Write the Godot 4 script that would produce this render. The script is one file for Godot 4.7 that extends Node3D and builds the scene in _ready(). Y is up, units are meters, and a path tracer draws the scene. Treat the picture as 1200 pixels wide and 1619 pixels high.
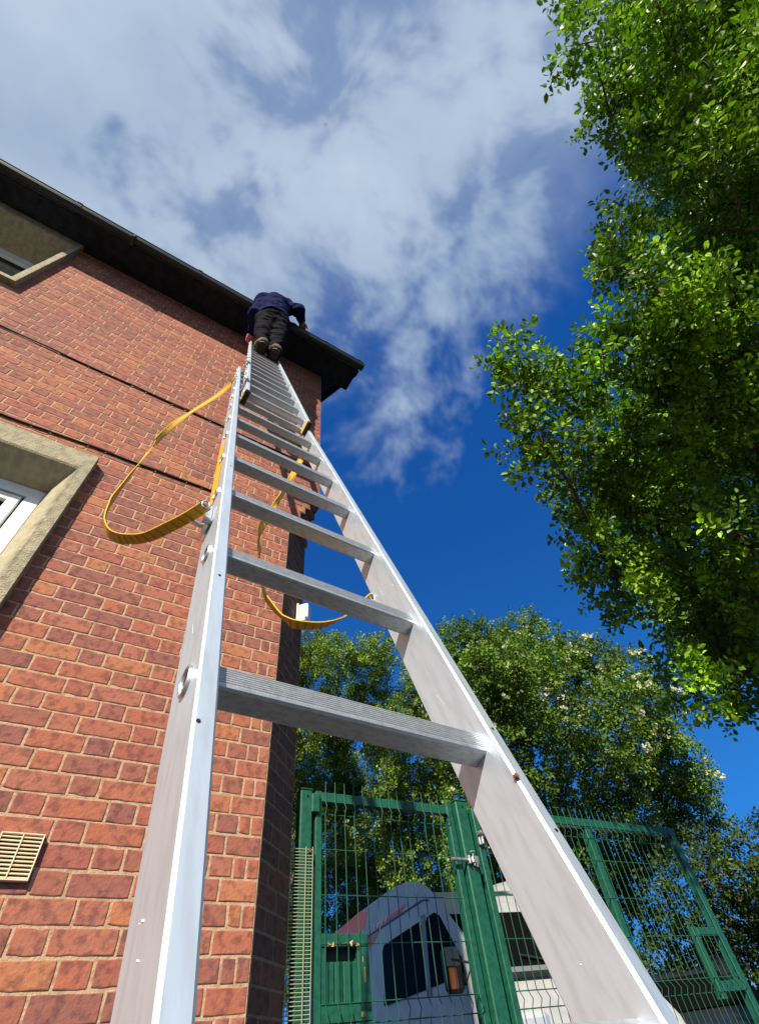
extends Node3D
# A long extension ladder against a brick house, seen from close to its foot.
# Metres, y up. The front wall of the house lies in the plane z = 0, its canted corner at x = 0.

const GY := 0.95
var rng := RandomNumberGenerator.new()
var M := {}
var used := {}


# ---------------------------------------------------------------- mesh builder
class MB:
	var v := PackedVector3Array()
	var n := PackedVector3Array()
	var c := PackedColorArray()
	var uv := PackedVector2Array()
	var col := Color.WHITE

	func tri(a: Vector3, b: Vector3, d: Vector3) -> void: # counter-clockwise seen from outside
		var nn := (b - a).cross(d - a).normalized()
		tris(a, b, d, nn, nn, nn)

	func tris(a: Vector3, b: Vector3, d: Vector3, na: Vector3, nb: Vector3, nd: Vector3) -> void:
		v.push_back(a); v.push_back(d); v.push_back(b)
		n.push_back(na); n.push_back(nd); n.push_back(nb)
		for i in 3:
			c.push_back(col)
			uv.push_back(Vector2.ZERO)

	func quad(a: Vector3, b: Vector3, d: Vector3, e: Vector3) -> void:
		tri(a, b, d)
		tri(a, d, e)

	func quad_uv(a: Vector3, b: Vector3, d: Vector3, e: Vector3) -> void: # lower left, lower right, upper right, upper left
		var k := uv.size()
		quad(a, b, d, e)
		var t := [Vector2(0, 1), Vector2(1, 0), Vector2(1, 1), Vector2(0, 1), Vector2(0, 0), Vector2(1, 0)]
		for i in 6:
			uv[k + i] = t[i]

	func box(t: Transform3D, s: Vector3, bev := 0.0) -> void:
		var h := s * 0.5
		bev = minf(bev, minf(h.x, minf(h.y, h.z)) * 0.9)
		if bev <= 0.0:
			for ax in 3:
				for sg in [-1.0, 1.0]:
					var nn := Vector3.ZERO; nn[ax] = sg
					var u := Vector3.ZERO; u[(ax + 1) % 3] = 1.0
					var w := nn.cross(u)
					var ctr := nn * h
					quad(t * (ctr - u * h - w * h.abs()), t * (ctr + u * h - w * h), t * (ctr + u * h + w * h), t * (ctr - u * h + w * h))
			return
		# chamfered: three inset copies of every corner
		var cor := {}
		for sx in [-1, 1]:
			for sy in [-1, 1]:
				for sz in [-1, 1]:
					var sg := Vector3(sx, sy, sz)
					var full := h * sg
					var i := h - Vector3.ONE * bev
					cor[[sx, sy, sz, 0]] = t * Vector3(full.x, i.y * sy, i.z * sz)
					cor[[sx, sy, sz, 1]] = t * Vector3(i.x * sx, full.y, i.z * sz)
					cor[[sx, sy, sz, 2]] = t * Vector3(i.x * sx, i.y * sy, full.z)
					
		var ctr := t.origin
		for s1 in [-1, 1]:
			face([cor[[s1, -1, -1, 0]], cor[[s1, 1, -1, 0]], cor[[s1, 1, 1, 0]], cor[[s1, -1, 1, 0]]], ctr)
			face([cor[[-1, s1, -1, 1]], cor[[1, s1, -1, 1]], cor[[1, s1, 1, 1]], cor[[-1, s1, 1, 1]]], ctr)
			face([cor[[-1, -1, s1, 2]], cor[[1, -1, s1, 2]], cor[[1, 1, s1, 2]], cor[[-1, 1, s1, 2]]], ctr)
			for s2 in [-1, 1]:
				face([cor[[s1, s2, -1, 0]], cor[[s1, s2, 1, 0]], cor[[s1, s2, 1, 1]], cor[[s1, s2, -1, 1]]], ctr)
				face([cor[[s1, -1, s2, 0]], cor[[s1, 1, s2, 0]], cor[[s1, 1, s2, 2]], cor[[s1, -1, s2, 2]]], ctr)
				face([cor[[-1, s1, s2, 1]], cor[[1, s1, s2, 1]], cor[[1, s1, s2, 2]], cor[[-1, s1, s2, 2]]], ctr)
				for s3 in [-1, 1]:
					face([cor[[s1, s2, s3, 0]], cor[[s1, s2, s3, 1]], cor[[s1, s2, s3, 2]]], ctr)

	func face(p: Array, inside: Vector3) -> void: # a convex face, turned away from a point inside
		var nn: Vector3 = (p[1] - p[0]).cross(p[2] - p[0])
		var out: bool = nn.dot(p[0] - inside) >= 0.0
		for i in range(1, p.size() - 1):
			if out:
				tri(p[0], p[i], p[i + 1])
			else:
				tri(p[0], p[i + 1], p[i])

	func bar(a: Vector3, b: Vector3, w: float, d: float, side: Vector3, bev := 0.0) -> void: # box from a to b, w along side
		var y := (b - a).normalized()
		var x := (side - y * side.dot(y)).normalized()
		box(Transform3D(Basis(x, y, x.cross(y)), (a + b) * 0.5), Vector3(w, a.distance_to(b), d), bev)

	func tube(p: PackedVector3Array, r: PackedFloat32Array, sides := 8, caps := true) -> void:
		var m := p.size()
		var rings := []
		var norms := []
		var up := Vector3.UP
		for i in m:
			var d := (p[mini(i + 1, m - 1)] - p[maxi(i - 1, 0)]).normalized()
			if absf(d.dot(up)) > 0.95:
				up = Vector3.RIGHT if absf(d.x) < 0.8 else Vector3.BACK
			var x := up.cross(d).normalized()
			var y := d.cross(x)
			up = y
			var ring := PackedVector3Array()
			var nr := PackedVector3Array()
			for k in sides:
				var a := TAU * k / sides
				var o := x * cos(a) + y * sin(a)
				ring.push_back(p[i] + o * r[mini(i, r.size() - 1)])
				nr.push_back(o)
			rings.push_back(ring)
			norms.push_back(nr)
		for i in m - 1:
			for k in sides:
				var l := (k + 1) % sides
				tris(rings[i][k], rings[i][l], rings[i + 1][l], norms[i][k], norms[i][l], norms[i + 1][l])
				tris(rings[i][k], rings[i + 1][l], rings[i + 1][k], norms[i][k], norms[i + 1][l], norms[i + 1][k])
		if caps:
			for k in range(1, sides - 1):
				tri(rings[0][0], rings[0][k + 1], rings[0][k])
				tri(rings[m - 1][0], rings[m - 1][k], rings[m - 1][k + 1])

	func extrude(poly: PackedVector2Array, t: Transform3D, depth: float, caps := true) -> void: # polygon in t's xy plane, counter-clockwise, towards +z
		var m := poly.size()
		for i in m:
			var a := poly[i]
			var b := poly[(i + 1) % m]
			quad(t * Vector3(a.x, a.y, 0), t * Vector3(b.x, b.y, 0), t * Vector3(b.x, b.y, depth), t * Vector3(a.x, a.y, depth))
		if caps:
			var ix := Geometry2D.triangulate_polygon(poly)
			for k in range(0, ix.size(), 3):
				var a := poly[ix[k]]
				var b := poly[ix[k + 1]]
				var d := poly[ix[k + 2]]
				if (b - a).cross(d - a) < 0.0:
					var s := b
					b = d
					d = s
				tri(t * Vector3(a.x, a.y, depth), t * Vector3(b.x, b.y, depth), t * Vector3(d.x, d.y, depth))
				tri(t * Vector3(a.x, a.y, 0), t * Vector3(d.x, d.y, 0), t * Vector3(b.x, b.y, 0))

	func grid(p: Array, flip := false) -> void: # rows of points, smooth
		var rows := p.size()
		var cols: int = p[0].size()
		var nr := []
		for i in rows:
			var row := PackedVector3Array()
			for j in cols:
				var du: Vector3 = p[i][mini(j + 1, cols - 1)] - p[i][maxi(j - 1, 0)]
				var dv: Vector3 = p[mini(i + 1, rows - 1)][j] - p[maxi(i - 1, 0)][j]
				var nn := du.cross(dv).normalized()
				row.push_back(-nn if flip else nn)
			nr.push_back(row)
		for i in rows - 1:
			for j in cols - 1:
				if flip:
					tris(p[i][j], p[i + 1][j], p[i + 1][j + 1], nr[i][j], nr[i + 1][j], nr[i + 1][j + 1])
					tris(p[i][j], p[i + 1][j + 1], p[i][j + 1], nr[i][j], nr[i + 1][j + 1], nr[i][j + 1])
				else:
					tris(p[i][j], p[i][j + 1], p[i + 1][j + 1], nr[i][j], nr[i][j + 1], nr[i + 1][j + 1])
					tris(p[i][j], p[i + 1][j + 1], p[i + 1][j], nr[i][j], nr[i + 1][j + 1], nr[i + 1][j])

	func mesh() -> ArrayMesh:
		var a := []
		a.resize(Mesh.ARRAY_MAX)
		a[Mesh.ARRAY_VERTEX] = v
		a[Mesh.ARRAY_NORMAL] = n
		a[Mesh.ARRAY_COLOR] = c
		a[Mesh.ARRAY_TEX_UV] = uv
		var m := ArrayMesh.new()
		m.add_surface_from_arrays(Mesh.PRIMITIVE_TRIANGLES, a)
		return m


# ---------------------------------------------------------------- naming
func numbered(parent: Node, called: String) -> String:
	var key := "%d/%s" % [parent.get_instance_id(), called]
	var k: int = used.get(key, 0)
	used[key] = k + 1
	return called if k == 0 else "%s_%03d" % [called, k]


func thing(called: String, label: String, category: String, at := Vector3.ZERO, turn := 0.0, group := "") -> Node3D:
	var o := Node3D.new()
	o.name = numbered(self, called)
	add_child(o, true)
	o.position = at
	o.rotation.y = turn
	o.set_meta("label", label)
	o.set_meta("category", category)
	if group != "":
		o.set_meta("group", group)
	return o


func part(called: String, mesh: Mesh, m: Material, parent: Node3D, t := Transform3D.IDENTITY, label := "") -> MeshInstance3D:
	var o := MeshInstance3D.new()
	o.mesh = mesh
	o.material_override = m
	o.name = numbered(parent, called)
	parent.add_child(o, true)
	o.transform = t
	if label != "":
		o.set_meta("label", label)
	return o


func structure(called: String, mesh: Mesh, m: Material) -> MeshInstance3D:
	var o := part(called, mesh, m, self)
	o.set_meta("kind", "structure")
	return o


func tf(x: float, y: float, z: float) -> Transform3D:
	return Transform3D(Basis.IDENTITY, Vector3(x, y, z))


func k3(x: float, y: float, z: float) -> Vector3:
	return Vector3(x, y + GY, z)


# ---------------------------------------------------------------- materials
func noise(freq: float, oct := 4, seed_ := 1, kind := FastNoiseLite.TYPE_SIMPLEX_SMOOTH) -> FastNoiseLite:
	var f := FastNoiseLite.new()
	f.noise_type = kind
	f.frequency = freq
	f.fractal_octaves = oct
	f.fractal_type = FastNoiseLite.FRACTAL_FBM if oct > 1 else FastNoiseLite.FRACTAL_NONE
	f.seed = seed_
	return f


func pick(stops: Array, x: float) -> Color: # [[position, colour], ...]
	if x <= stops[0][0]:
		return stops[0][1]
	for i in range(1, stops.size()):
		if x <= stops[i][0]:
			return (stops[i - 1][1] as Color).lerp(stops[i][1], (x - stops[i - 1][0]) / (stops[i][0] - stops[i - 1][0]))
	return stops[-1][1]


# a colour texture: broad mottling through a ramp, fine grain, and sparse pits or flecks
func texture(size: int, freq: float, stops: Array, grain: float, flecks: float, fleck_color: Color, seed_: int, oct := 4, fleck_freq := 0.05) -> ImageTexture:
	var a := noise(freq, oct, seed_).get_seamless_image(size, size)
	var b := noise(0.25, 2, seed_ + 7).get_seamless_image(size, size)
	var d := noise(fleck_freq, 3, seed_ + 13).get_seamless_image(size, size)
	var im := Image.create(size, size, false, Image.FORMAT_RGB8)
	for y in size:
		for x in size:
			var col := pick(stops, a.get_pixel(x, y).r)
			var g := 1.0 + (b.get_pixel(x, y).r - 0.5) * grain
			col = Color(col.r * g, col.g * g, col.b * g)
			var f := smoothstep(1.0 - flecks, 1.0 - flecks * 0.6, d.get_pixel(x, y).r)
			im.set_pixel(x, y, col.lerp(fleck_color, f))
	return ImageTexture.create_from_image(im)


func relief(size: int, freq: float, oct: int, strength: float, seed_: int) -> ImageTexture:
	var im := noise(freq, oct, seed_).get_seamless_image(size, size)
	im.bump_map_to_normal_map(strength)
	return ImageTexture.create_from_image(im)


func mat(col: Color, rough: float, metal := 0.0) -> StandardMaterial3D:
	var m := StandardMaterial3D.new()
	m.albedo_color = col
	m.roughness = rough
	m.metallic = metal
	return m


func tex(m: StandardMaterial3D, albedo: Texture2D, normal: Texture2D, scale: Vector3, world := true, strength := 1.0) -> StandardMaterial3D:
	m.albedo_texture = albedo
	if normal:
		m.normal_enabled = true
		m.normal_texture = normal
		m.normal_scale = strength
	m.uv1_triplanar = true
	m.uv1_world_triplanar = world
	m.uv1_scale = scale
	return m


func grey(x: float) -> Color:
	return Color(x, x, x)


func materials() -> void:
	var brick_t := texture(512, 0.02, [[0.22, Color(0.78, 0.78, 0.81)], [0.4, Color(0.9, 0.9, 0.91)], [0.55, Color(0.98, 0.98, 0.98)], [0.8, Color(1.0, 0.97, 0.92)]], 0.2, 0.13, Color(0.62, 0.57, 0.57), 11, 5)
	var brick_n := relief(512, 0.05, 5, 3.0, 21)
	var cols := [Color8(167, 101, 81), Color8(172, 105, 82), Color8(160, 94, 79), Color8(155, 96, 80), Color8(146, 91, 81), Color8(178, 114, 82), Color8(170, 101, 79), Color8(152, 94, 81), Color8(168, 104, 85)]
	M.bricks = []
	for q in cols:
		M.bricks.push_back(tex(mat(q, 0.9), brick_t, brick_n, Vector3.ONE * 1.9, true, 0.4))
	M.bricks_shaded = []  # darker browns: the shade on the canted corner put into the brick colour
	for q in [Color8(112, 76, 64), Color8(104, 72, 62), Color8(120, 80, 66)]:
		M.bricks_shaded.push_back(tex(mat(q, 0.92), brick_t, brick_n, Vector3.ONE * 1.9, true, 0.4))
	M.brick_cols = cols
	var bm := tex(mat(Color.WHITE, 0.9), brick_t, brick_n, Vector3.ONE * 1.9, true, 0.4)
	bm.vertex_color_use_as_albedo = true
	M.brick_mix = bm
	M.mortar = tex(mat(Color8(188, 159, 129), 0.95), texture(512, 0.02, [[0.2, Color(0.86, 0.85, 0.83)], [0.6, Color(1, 1, 1)]], 0.08, 0.12, Color(0.8, 0.76, 0.72), 31), relief(512, 0.06, 4, 2.0, 33), Vector3.ONE * 2.7)
	M.mortar_shaded = tex(mat(Color8(140, 118, 98), 0.95), M.mortar.albedo_texture, M.mortar.normal_texture, Vector3.ONE * 2.7)  # same mortar darkened, with the corner's shade in its colour
	M.stone = tex(mat(Color8(176, 168, 142), 0.92), texture(512, 0.014, [[0.2, Color(0.86, 0.85, 0.83)], [0.5, Color(0.95, 0.94, 0.93)], [0.8, Color(1, 1, 1)]], 0.25, 0.14, Color(0.66, 0.64, 0.6), 41, 5), relief(512, 0.08, 5, 4.0, 43), Vector3.ONE * 2.2)
	M.stone.vertex_color_use_as_albedo = true
	M.upvc = tex(mat(Color8(236, 238, 240), 0.35), texture(128, 0.02, [[0.2, Color(0.93, 0.93, 0.92)], [0.7, Color.WHITE]], 0.04, 0.05, Color(0.8, 0.78, 0.74), 45), null, Vector3.ONE * 3)
	M.gasket = mat(Color8(28, 28, 30), 0.7)
	M.dark_room = mat(Color8(62, 64, 66), 0.9)
	M.blind = mat(Color8(170, 172, 170), 0.8)
	var gl := mat(Color(0.75, 0.8, 0.82, 0.12), 0.03)
	gl.transparency = BaseMaterial3D.TRANSPARENCY_ALPHA
	gl.metallic_specular = 0.6
	M.glass = gl
	M.fascia = tex(mat(Color8(48, 53, 62), 0.75), texture(256, 0.02, [[0.2, grey(0.8)], [0.7, Color.WHITE]], 0.12, 0.15, Color(0.7, 0.7, 0.62), 47), null, Vector3.ONE * 1.2)
	M.gutter = tex(mat(Color8(42, 47, 50), 0.45), texture(256, 0.02, [[0.2, grey(0.8)], [0.7, Color.WHITE]], 0.12, 0.25, Color(0.95, 1.0, 0.8), 48), null, Vector3.ONE * 1.4)
	M.fascia.metallic_specular = 0.15
	M.slate = mat(Color8(70, 74, 82), 0.7)
	M.cable = mat(Color8(22, 20, 20), 0.6)
	M.vent = mat(Color8(222, 206, 172), 0.5)
	M.vent_hole = mat(Color8(26, 22, 20), 0.9)
	M.lamp_box = mat(Color8(238, 236, 226), 0.4)
	# ladder
	var streak := texture(512, 0.02, [[0.25, Color(0.95, 0.945, 0.94)], [0.45, Color(0.98, 0.98, 0.98)], [0.8, Color(1, 1, 1)]], 0.02, 0.04, Color(0.9, 0.89, 0.88), 51, 3, 0.03)
	var streak_n := relief(512, 0.05, 4, 2.2, 53)
	M.alu = tex(mat(Color8(206, 218, 231), 0.4, 0.6), streak, streak_n, Vector3(6.0, 1.1, 6.0), false, 0.06)
	M.alu_rung = tex(mat(Color8(194, 198, 202), 0.45, 0.65), texture(512, 0.03, [[0.2, Color(0.88, 0.875, 0.87)], [0.5, Color(0.95, 0.95, 0.945)], [0.8, Color(1, 1, 1)]], 0.14, 0.14, Color(0.72, 0.71, 0.68), 55, 4, 0.08), relief(512, 0.12, 3, 3.0, 57), Vector3(4.0, 9.0, 9.0), false, 0.2)
	M.bright = mat(Color8(236, 236, 232), 0.28, 0.9)
	M.black_plastic = mat(Color8(24, 22, 21), 0.55)
	M.yellow_plastic = mat(Color8(222, 172, 48), 0.5)
	M.steel = tex(mat(Color8(196, 198, 198), 0.4, 0.75), texture(128, 0.05, [[0.2, grey(0.75)], [0.7, Color.WHITE]], 0.2, 0.1, grey(0.5), 58), null, Vector3.ONE * 9)
	M.rust = mat(Color8(120, 72, 52), 0.9)
	# fence
	var chips := texture(512, 0.02, [[0.2, Color(0.82, 0.84, 0.84)], [0.6, Color.WHITE]], 0.12, 0.13, Color(1.0, 1.0, 0.92), 61, 4, 0.05)
	M.green = tex(mat(Color8(24, 88, 68), 0.45), chips, relief(256, 0.03, 3, 1.0, 63), Vector3.ONE * 2.3, true, 0.3)
	M.wire = mat(Color8(30, 84, 66), 0.4)
	M.mesh_wire = mat(Color8(150, 156, 122), 0.45)
	M.moss = mat(Color8(140, 132, 70), 0.95)
	M.dead_leaf = mat(Color8(170, 136, 96), 0.85)
	# vehicles
	M.van = tex(mat(Color8(168, 169, 170), 0.38), texture(256, 0.01, [[0.2, grey(0.9)], [0.7, Color.WHITE]], 0.06, 0.1, grey(0.7), 65), null, Vector3.ONE)
	M.van.clearcoat_enabled = true
	M.van.clearcoat = 0.25
	M.van_orange = mat(Color8(240, 112, 30), 0.4)
	M.van_red = mat(Color8(206, 80, 36), 0.4)
	M.van_print = mat(Color8(210, 196, 196), 0.3)
	M.van_trim = mat(Color8(30, 31, 33), 0.5)
	M.van_grey = mat(Color8(106, 112, 116), 0.5)
	M.tinted = mat(Color8(15, 15, 16), 0.08)
	M.tinted.metallic_specular = 0.05
	var lens := mat(Color8(228, 226, 222), 0.12, 0.6)
	M.lens = lens
	M.amber = mat(Color8(232, 132, 40), 0.2)
	M.tyre = mat(Color8(24, 24, 25), 0.9)
	M.car = mat(Color8(38, 42, 48), 0.15, 0.3)
	M.car.clearcoat_enabled = true
	M.car.clearcoat = 1.0
	# strap
	M.strap = tex(mat(Color8(220, 172, 42), 0.8), texture(256, 0.05, [[0.2, grey(0.82)], [0.7, Color.WHITE]], 0.3, 0.1, Color(0.6, 0.5, 0.3), 71), relief(256, 0.3, 2, 4.0, 73), Vector3.ONE * 16, true, 0.6)
	M.strap_edge = mat(Color8(160, 118, 34), 0.8)
	# plants
	M.bark = tex(mat(Color8(116, 100, 80), 0.95), texture(256, 0.03, [[0.2, grey(0.5)], [0.7, Color.WHITE]], 0.4, 0.2, Color(0.7, 0.76, 0.6), 81), relief(256, 0.08, 4, 6.0, 83), Vector3(3, 1, 3))
	M.ground = tex(mat(Color8(72, 70, 68), 0.95), texture(512, 0.01, [[0.2, grey(0.6)], [0.7, Color.WHITE]], 0.5, 0.2, Color(1, 0.98, 0.9), 85), relief(512, 0.2, 3, 5.0, 87), Vector3.ONE * 0.6)


func leaf_material(glow: float) -> StandardMaterial3D:
	var m := mat(Color.WHITE, 0.42)
	m.vertex_color_use_as_albedo = true
	m.metallic_specular = 0.36
	m.backlight_enabled = true
	m.backlight = Color.from_hsv(0.19, 0.55, 1.0) * glow
	return m


# ---------------------------------------------------------------- brickwork
# A hand-made brick: uneven outline, rounded arrises, slightly bowed face. Lies in t's xy plane, centred, facing +z.
func brick_shape(mb: MB, t: Transform3D, w: float, h: float, proud: float, r: RandomNumberGenerator, fine := true) -> void:
	var j := 0.0010
	var hx := w * 0.5
	var hy := h * 0.5
	var q := PackedVector2Array()
	if fine:
		var nx := 6 if w > 0.15 else (4 if w > 0.08 else 2)
		for i in nx:
			q.push_back(Vector2(lerpf(-hx, hx, float(i) / nx), -hy))
		for i in 2:
			q.push_back(Vector2(hx, lerpf(-hy, hy, i / 2.0)))
		for i in nx:
			q.push_back(Vector2(lerpf(hx, -hx, float(i) / nx), hy))
		for i in 2:
			q.push_back(Vector2(-hx, lerpf(hy, -hy, i / 2.0)))
	else:
		q = PackedVector2Array([Vector2(-hx, -hy), Vector2(hx, -hy), Vector2(hx, hy), Vector2(-hx, hy)])
	var m := q.size()
	var p0 := PackedVector3Array()
	var p1 := PackedVector3Array()
	var p2 := PackedVector3Array()
	for i in m:
		var o := q[i]
		var corner := absf(o.x) > hx - 0.001 and absf(o.y) > hy - 0.001
		if corner:
			o *= 1.0 - r.randf_range(0.0, 0.0016) / o.length()
		o += Vector2(r.randf_range(-j, j), r.randf_range(-j, j))
		if r.randf() < 0.05: # a chipped arris
			o -= Vector2(signf(o.x) * r.randf_range(0.0, 0.003), signf(o.y) * r.randf_range(0.001, 0.005))
		p0.push_back(Vector3(o.x, o.y, -0.006))
		p1.push_back(Vector3(o.x, o.y, proud * 0.25))
		var inn := o - Vector2(signf(o.x) * minf(0.0026, absf(o.x)), signf(o.y) * minf(0.0026, absf(o.y)))
		p2.push_back(Vector3(inn.x, inn.y, proud + r.randf_range(-0.0006, 0.0006)))
	var ctr := t * Vector3(r.randf_range(-0.2, 0.2) * w, 0, proud + r.randf_range(-0.0003, 0.0006))
	for i in m:
		var l := (i + 1) % m
		mb.quad(t * p0[i], t * p0[l], t * p1[l], t * p1[i])
		mb.quad(t * p1[i], t * p1[l], t * p2[l], t * p2[i])
		mb.tri(t * p2[i], t * p2[l], ctr)


func corbel(k: int) -> float: # how far the face of course k runs past the cant
	return clampf((k - 34) * 0.041, 0.0, 0.25)


# joints of course k from the corner leftwards, as [right, left] pairs
func course(k: int, left_end: float) -> Array:
	var out := []
	var e := corbel(k)
	var even := posmod(k, 2) == 0
	var x := e
	var first: Array = [0.155] if even else [0.055, 0.0555, 0.098]
	if e > 0.12:
		first = ([e - 0.1, 0.1] + first) if even else ([e - 0.055, 0.055] + first)
	elif e > 0.0:
		first[0] += e
	for w in first:
		out.push_back([x, x - w])
		x -= w
	var long := even
	while x > left_end:
		var w := 0.211 if long else 0.106
		out.push_back([x, x - w])
		x -= w
		long = not long
	return out


const OPENINGS := [[-2.75, 0.9, -1.325, 2.475], [-3.9, 4.17, -2.53, 5.625]] # x0, y0, x1, y1


func wall_bricks(house: Node3D, wall: Node3D) -> void:
	var cam := k3(-0.868, -0.182, 2.242)
	var fwd := Vector3(0.3939, 0.7679, -0.5052)
	var right := Vector3(0.8463, -0.0887, 0.5252)
	var down := Vector3(0.3585, -0.6344, -0.6848)
	var all := []
	for k in range(-12, 76):
		var y0 := k * 0.075
		for b in course(k, -6.0):
			var xr: float = b[0] - 0.0048
			var xl: float = b[1] + 0.0048
			for o in OPENINGS:
				if y0 + 0.07 > o[1] and y0 + 0.012 < o[3]:
					if xr > o[0] and xr <= o[2]:
						xr = o[0] - 0.006
					elif xl < o[2] and xr > o[2]:
						xl = o[2] + 0.006
			if xr - xl < 0.025:
				continue
			var p := Vector3((xr + xl) * 0.5, y0 + 0.0375 + GY, 0)
			var d := p - cam
			var z := d.dot(fwd)
			var score := 0.0
			if z > 0.1:
				var u := d.dot(right) / z
				var w := d.dot(down) / z
				if absf(u) < 0.83 and absf(w) < 1.12 and not (u > -0.42 and u < -0.33 and w > 0.4):
					score = (xr - xl) / pow(d.length(), 3.0)
			all.push_back([score, p, xr - xl, k])
	all.sort_custom(func(a, b): return a[0] > b[0])
	var r := RandomNumberGenerator.new()
	r.seed = 404
	var shapes := {}
	var rest := MB.new()
	var tone := noise(0.9, 2, 77)
	for i in all.size():
		var p: Vector3 = all[i][1]
		var w: float = all[i][2]
		var pickf := clampf(r.randf() * 0.8 + (tone.get_noise_2d(p.x * 1.2, p.y * 1.2) + 0.5) * 0.35, 0.0, 0.999)
		var ci := int(pickf * M.bricks.size())
		ci = (ci * 5 + r.randi() % 2) % M.bricks.size()
		var tilt := Basis.from_euler(Vector3(r.randf_range(-0.012, 0.012), r.randf_range(-0.008, 0.008), r.randf_range(-0.006, 0.006)))
		var t := Transform3D(tilt, p + Vector3(0, r.randf_range(-0.0015, 0.0015), 0.0015))
		if i < 300:
			var key := "%d_%d" % [roundi(w * 200.0), r.randi() % 4]
			if not shapes.has(key):
				var mb := MB.new()
				brick_shape(mb, Transform3D.IDENTITY, w, 0.0655, 0.0013, r)
				shapes[key] = mb.mesh()
			part("brick", shapes[key], M.bricks[ci], wall, t)
		else:
			var q: Color = M.brick_cols[ci]
			rest.col = q.srgb_to_linear() * r.randf_range(0.92, 1.08)
			brick_shape(rest, t, w, 0.0655, 0.0013, r, all[i][0] > 0.0)
	part("upper_bricks", rest.mesh(), M.brick_mix, wall).set_meta("kind", "stuff")


func flat(mb: MB, x0: float, y0: float, x1: float, y1: float) -> void: # a slab of wall, 0.25 thick behind z = 0
	mb.box(tf((x0 + x1) * 0.5, (y0 + y1) * 0.5 + GY, -0.125), Vector3(x1 - x0, y1 - y0, 0.25))


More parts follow.
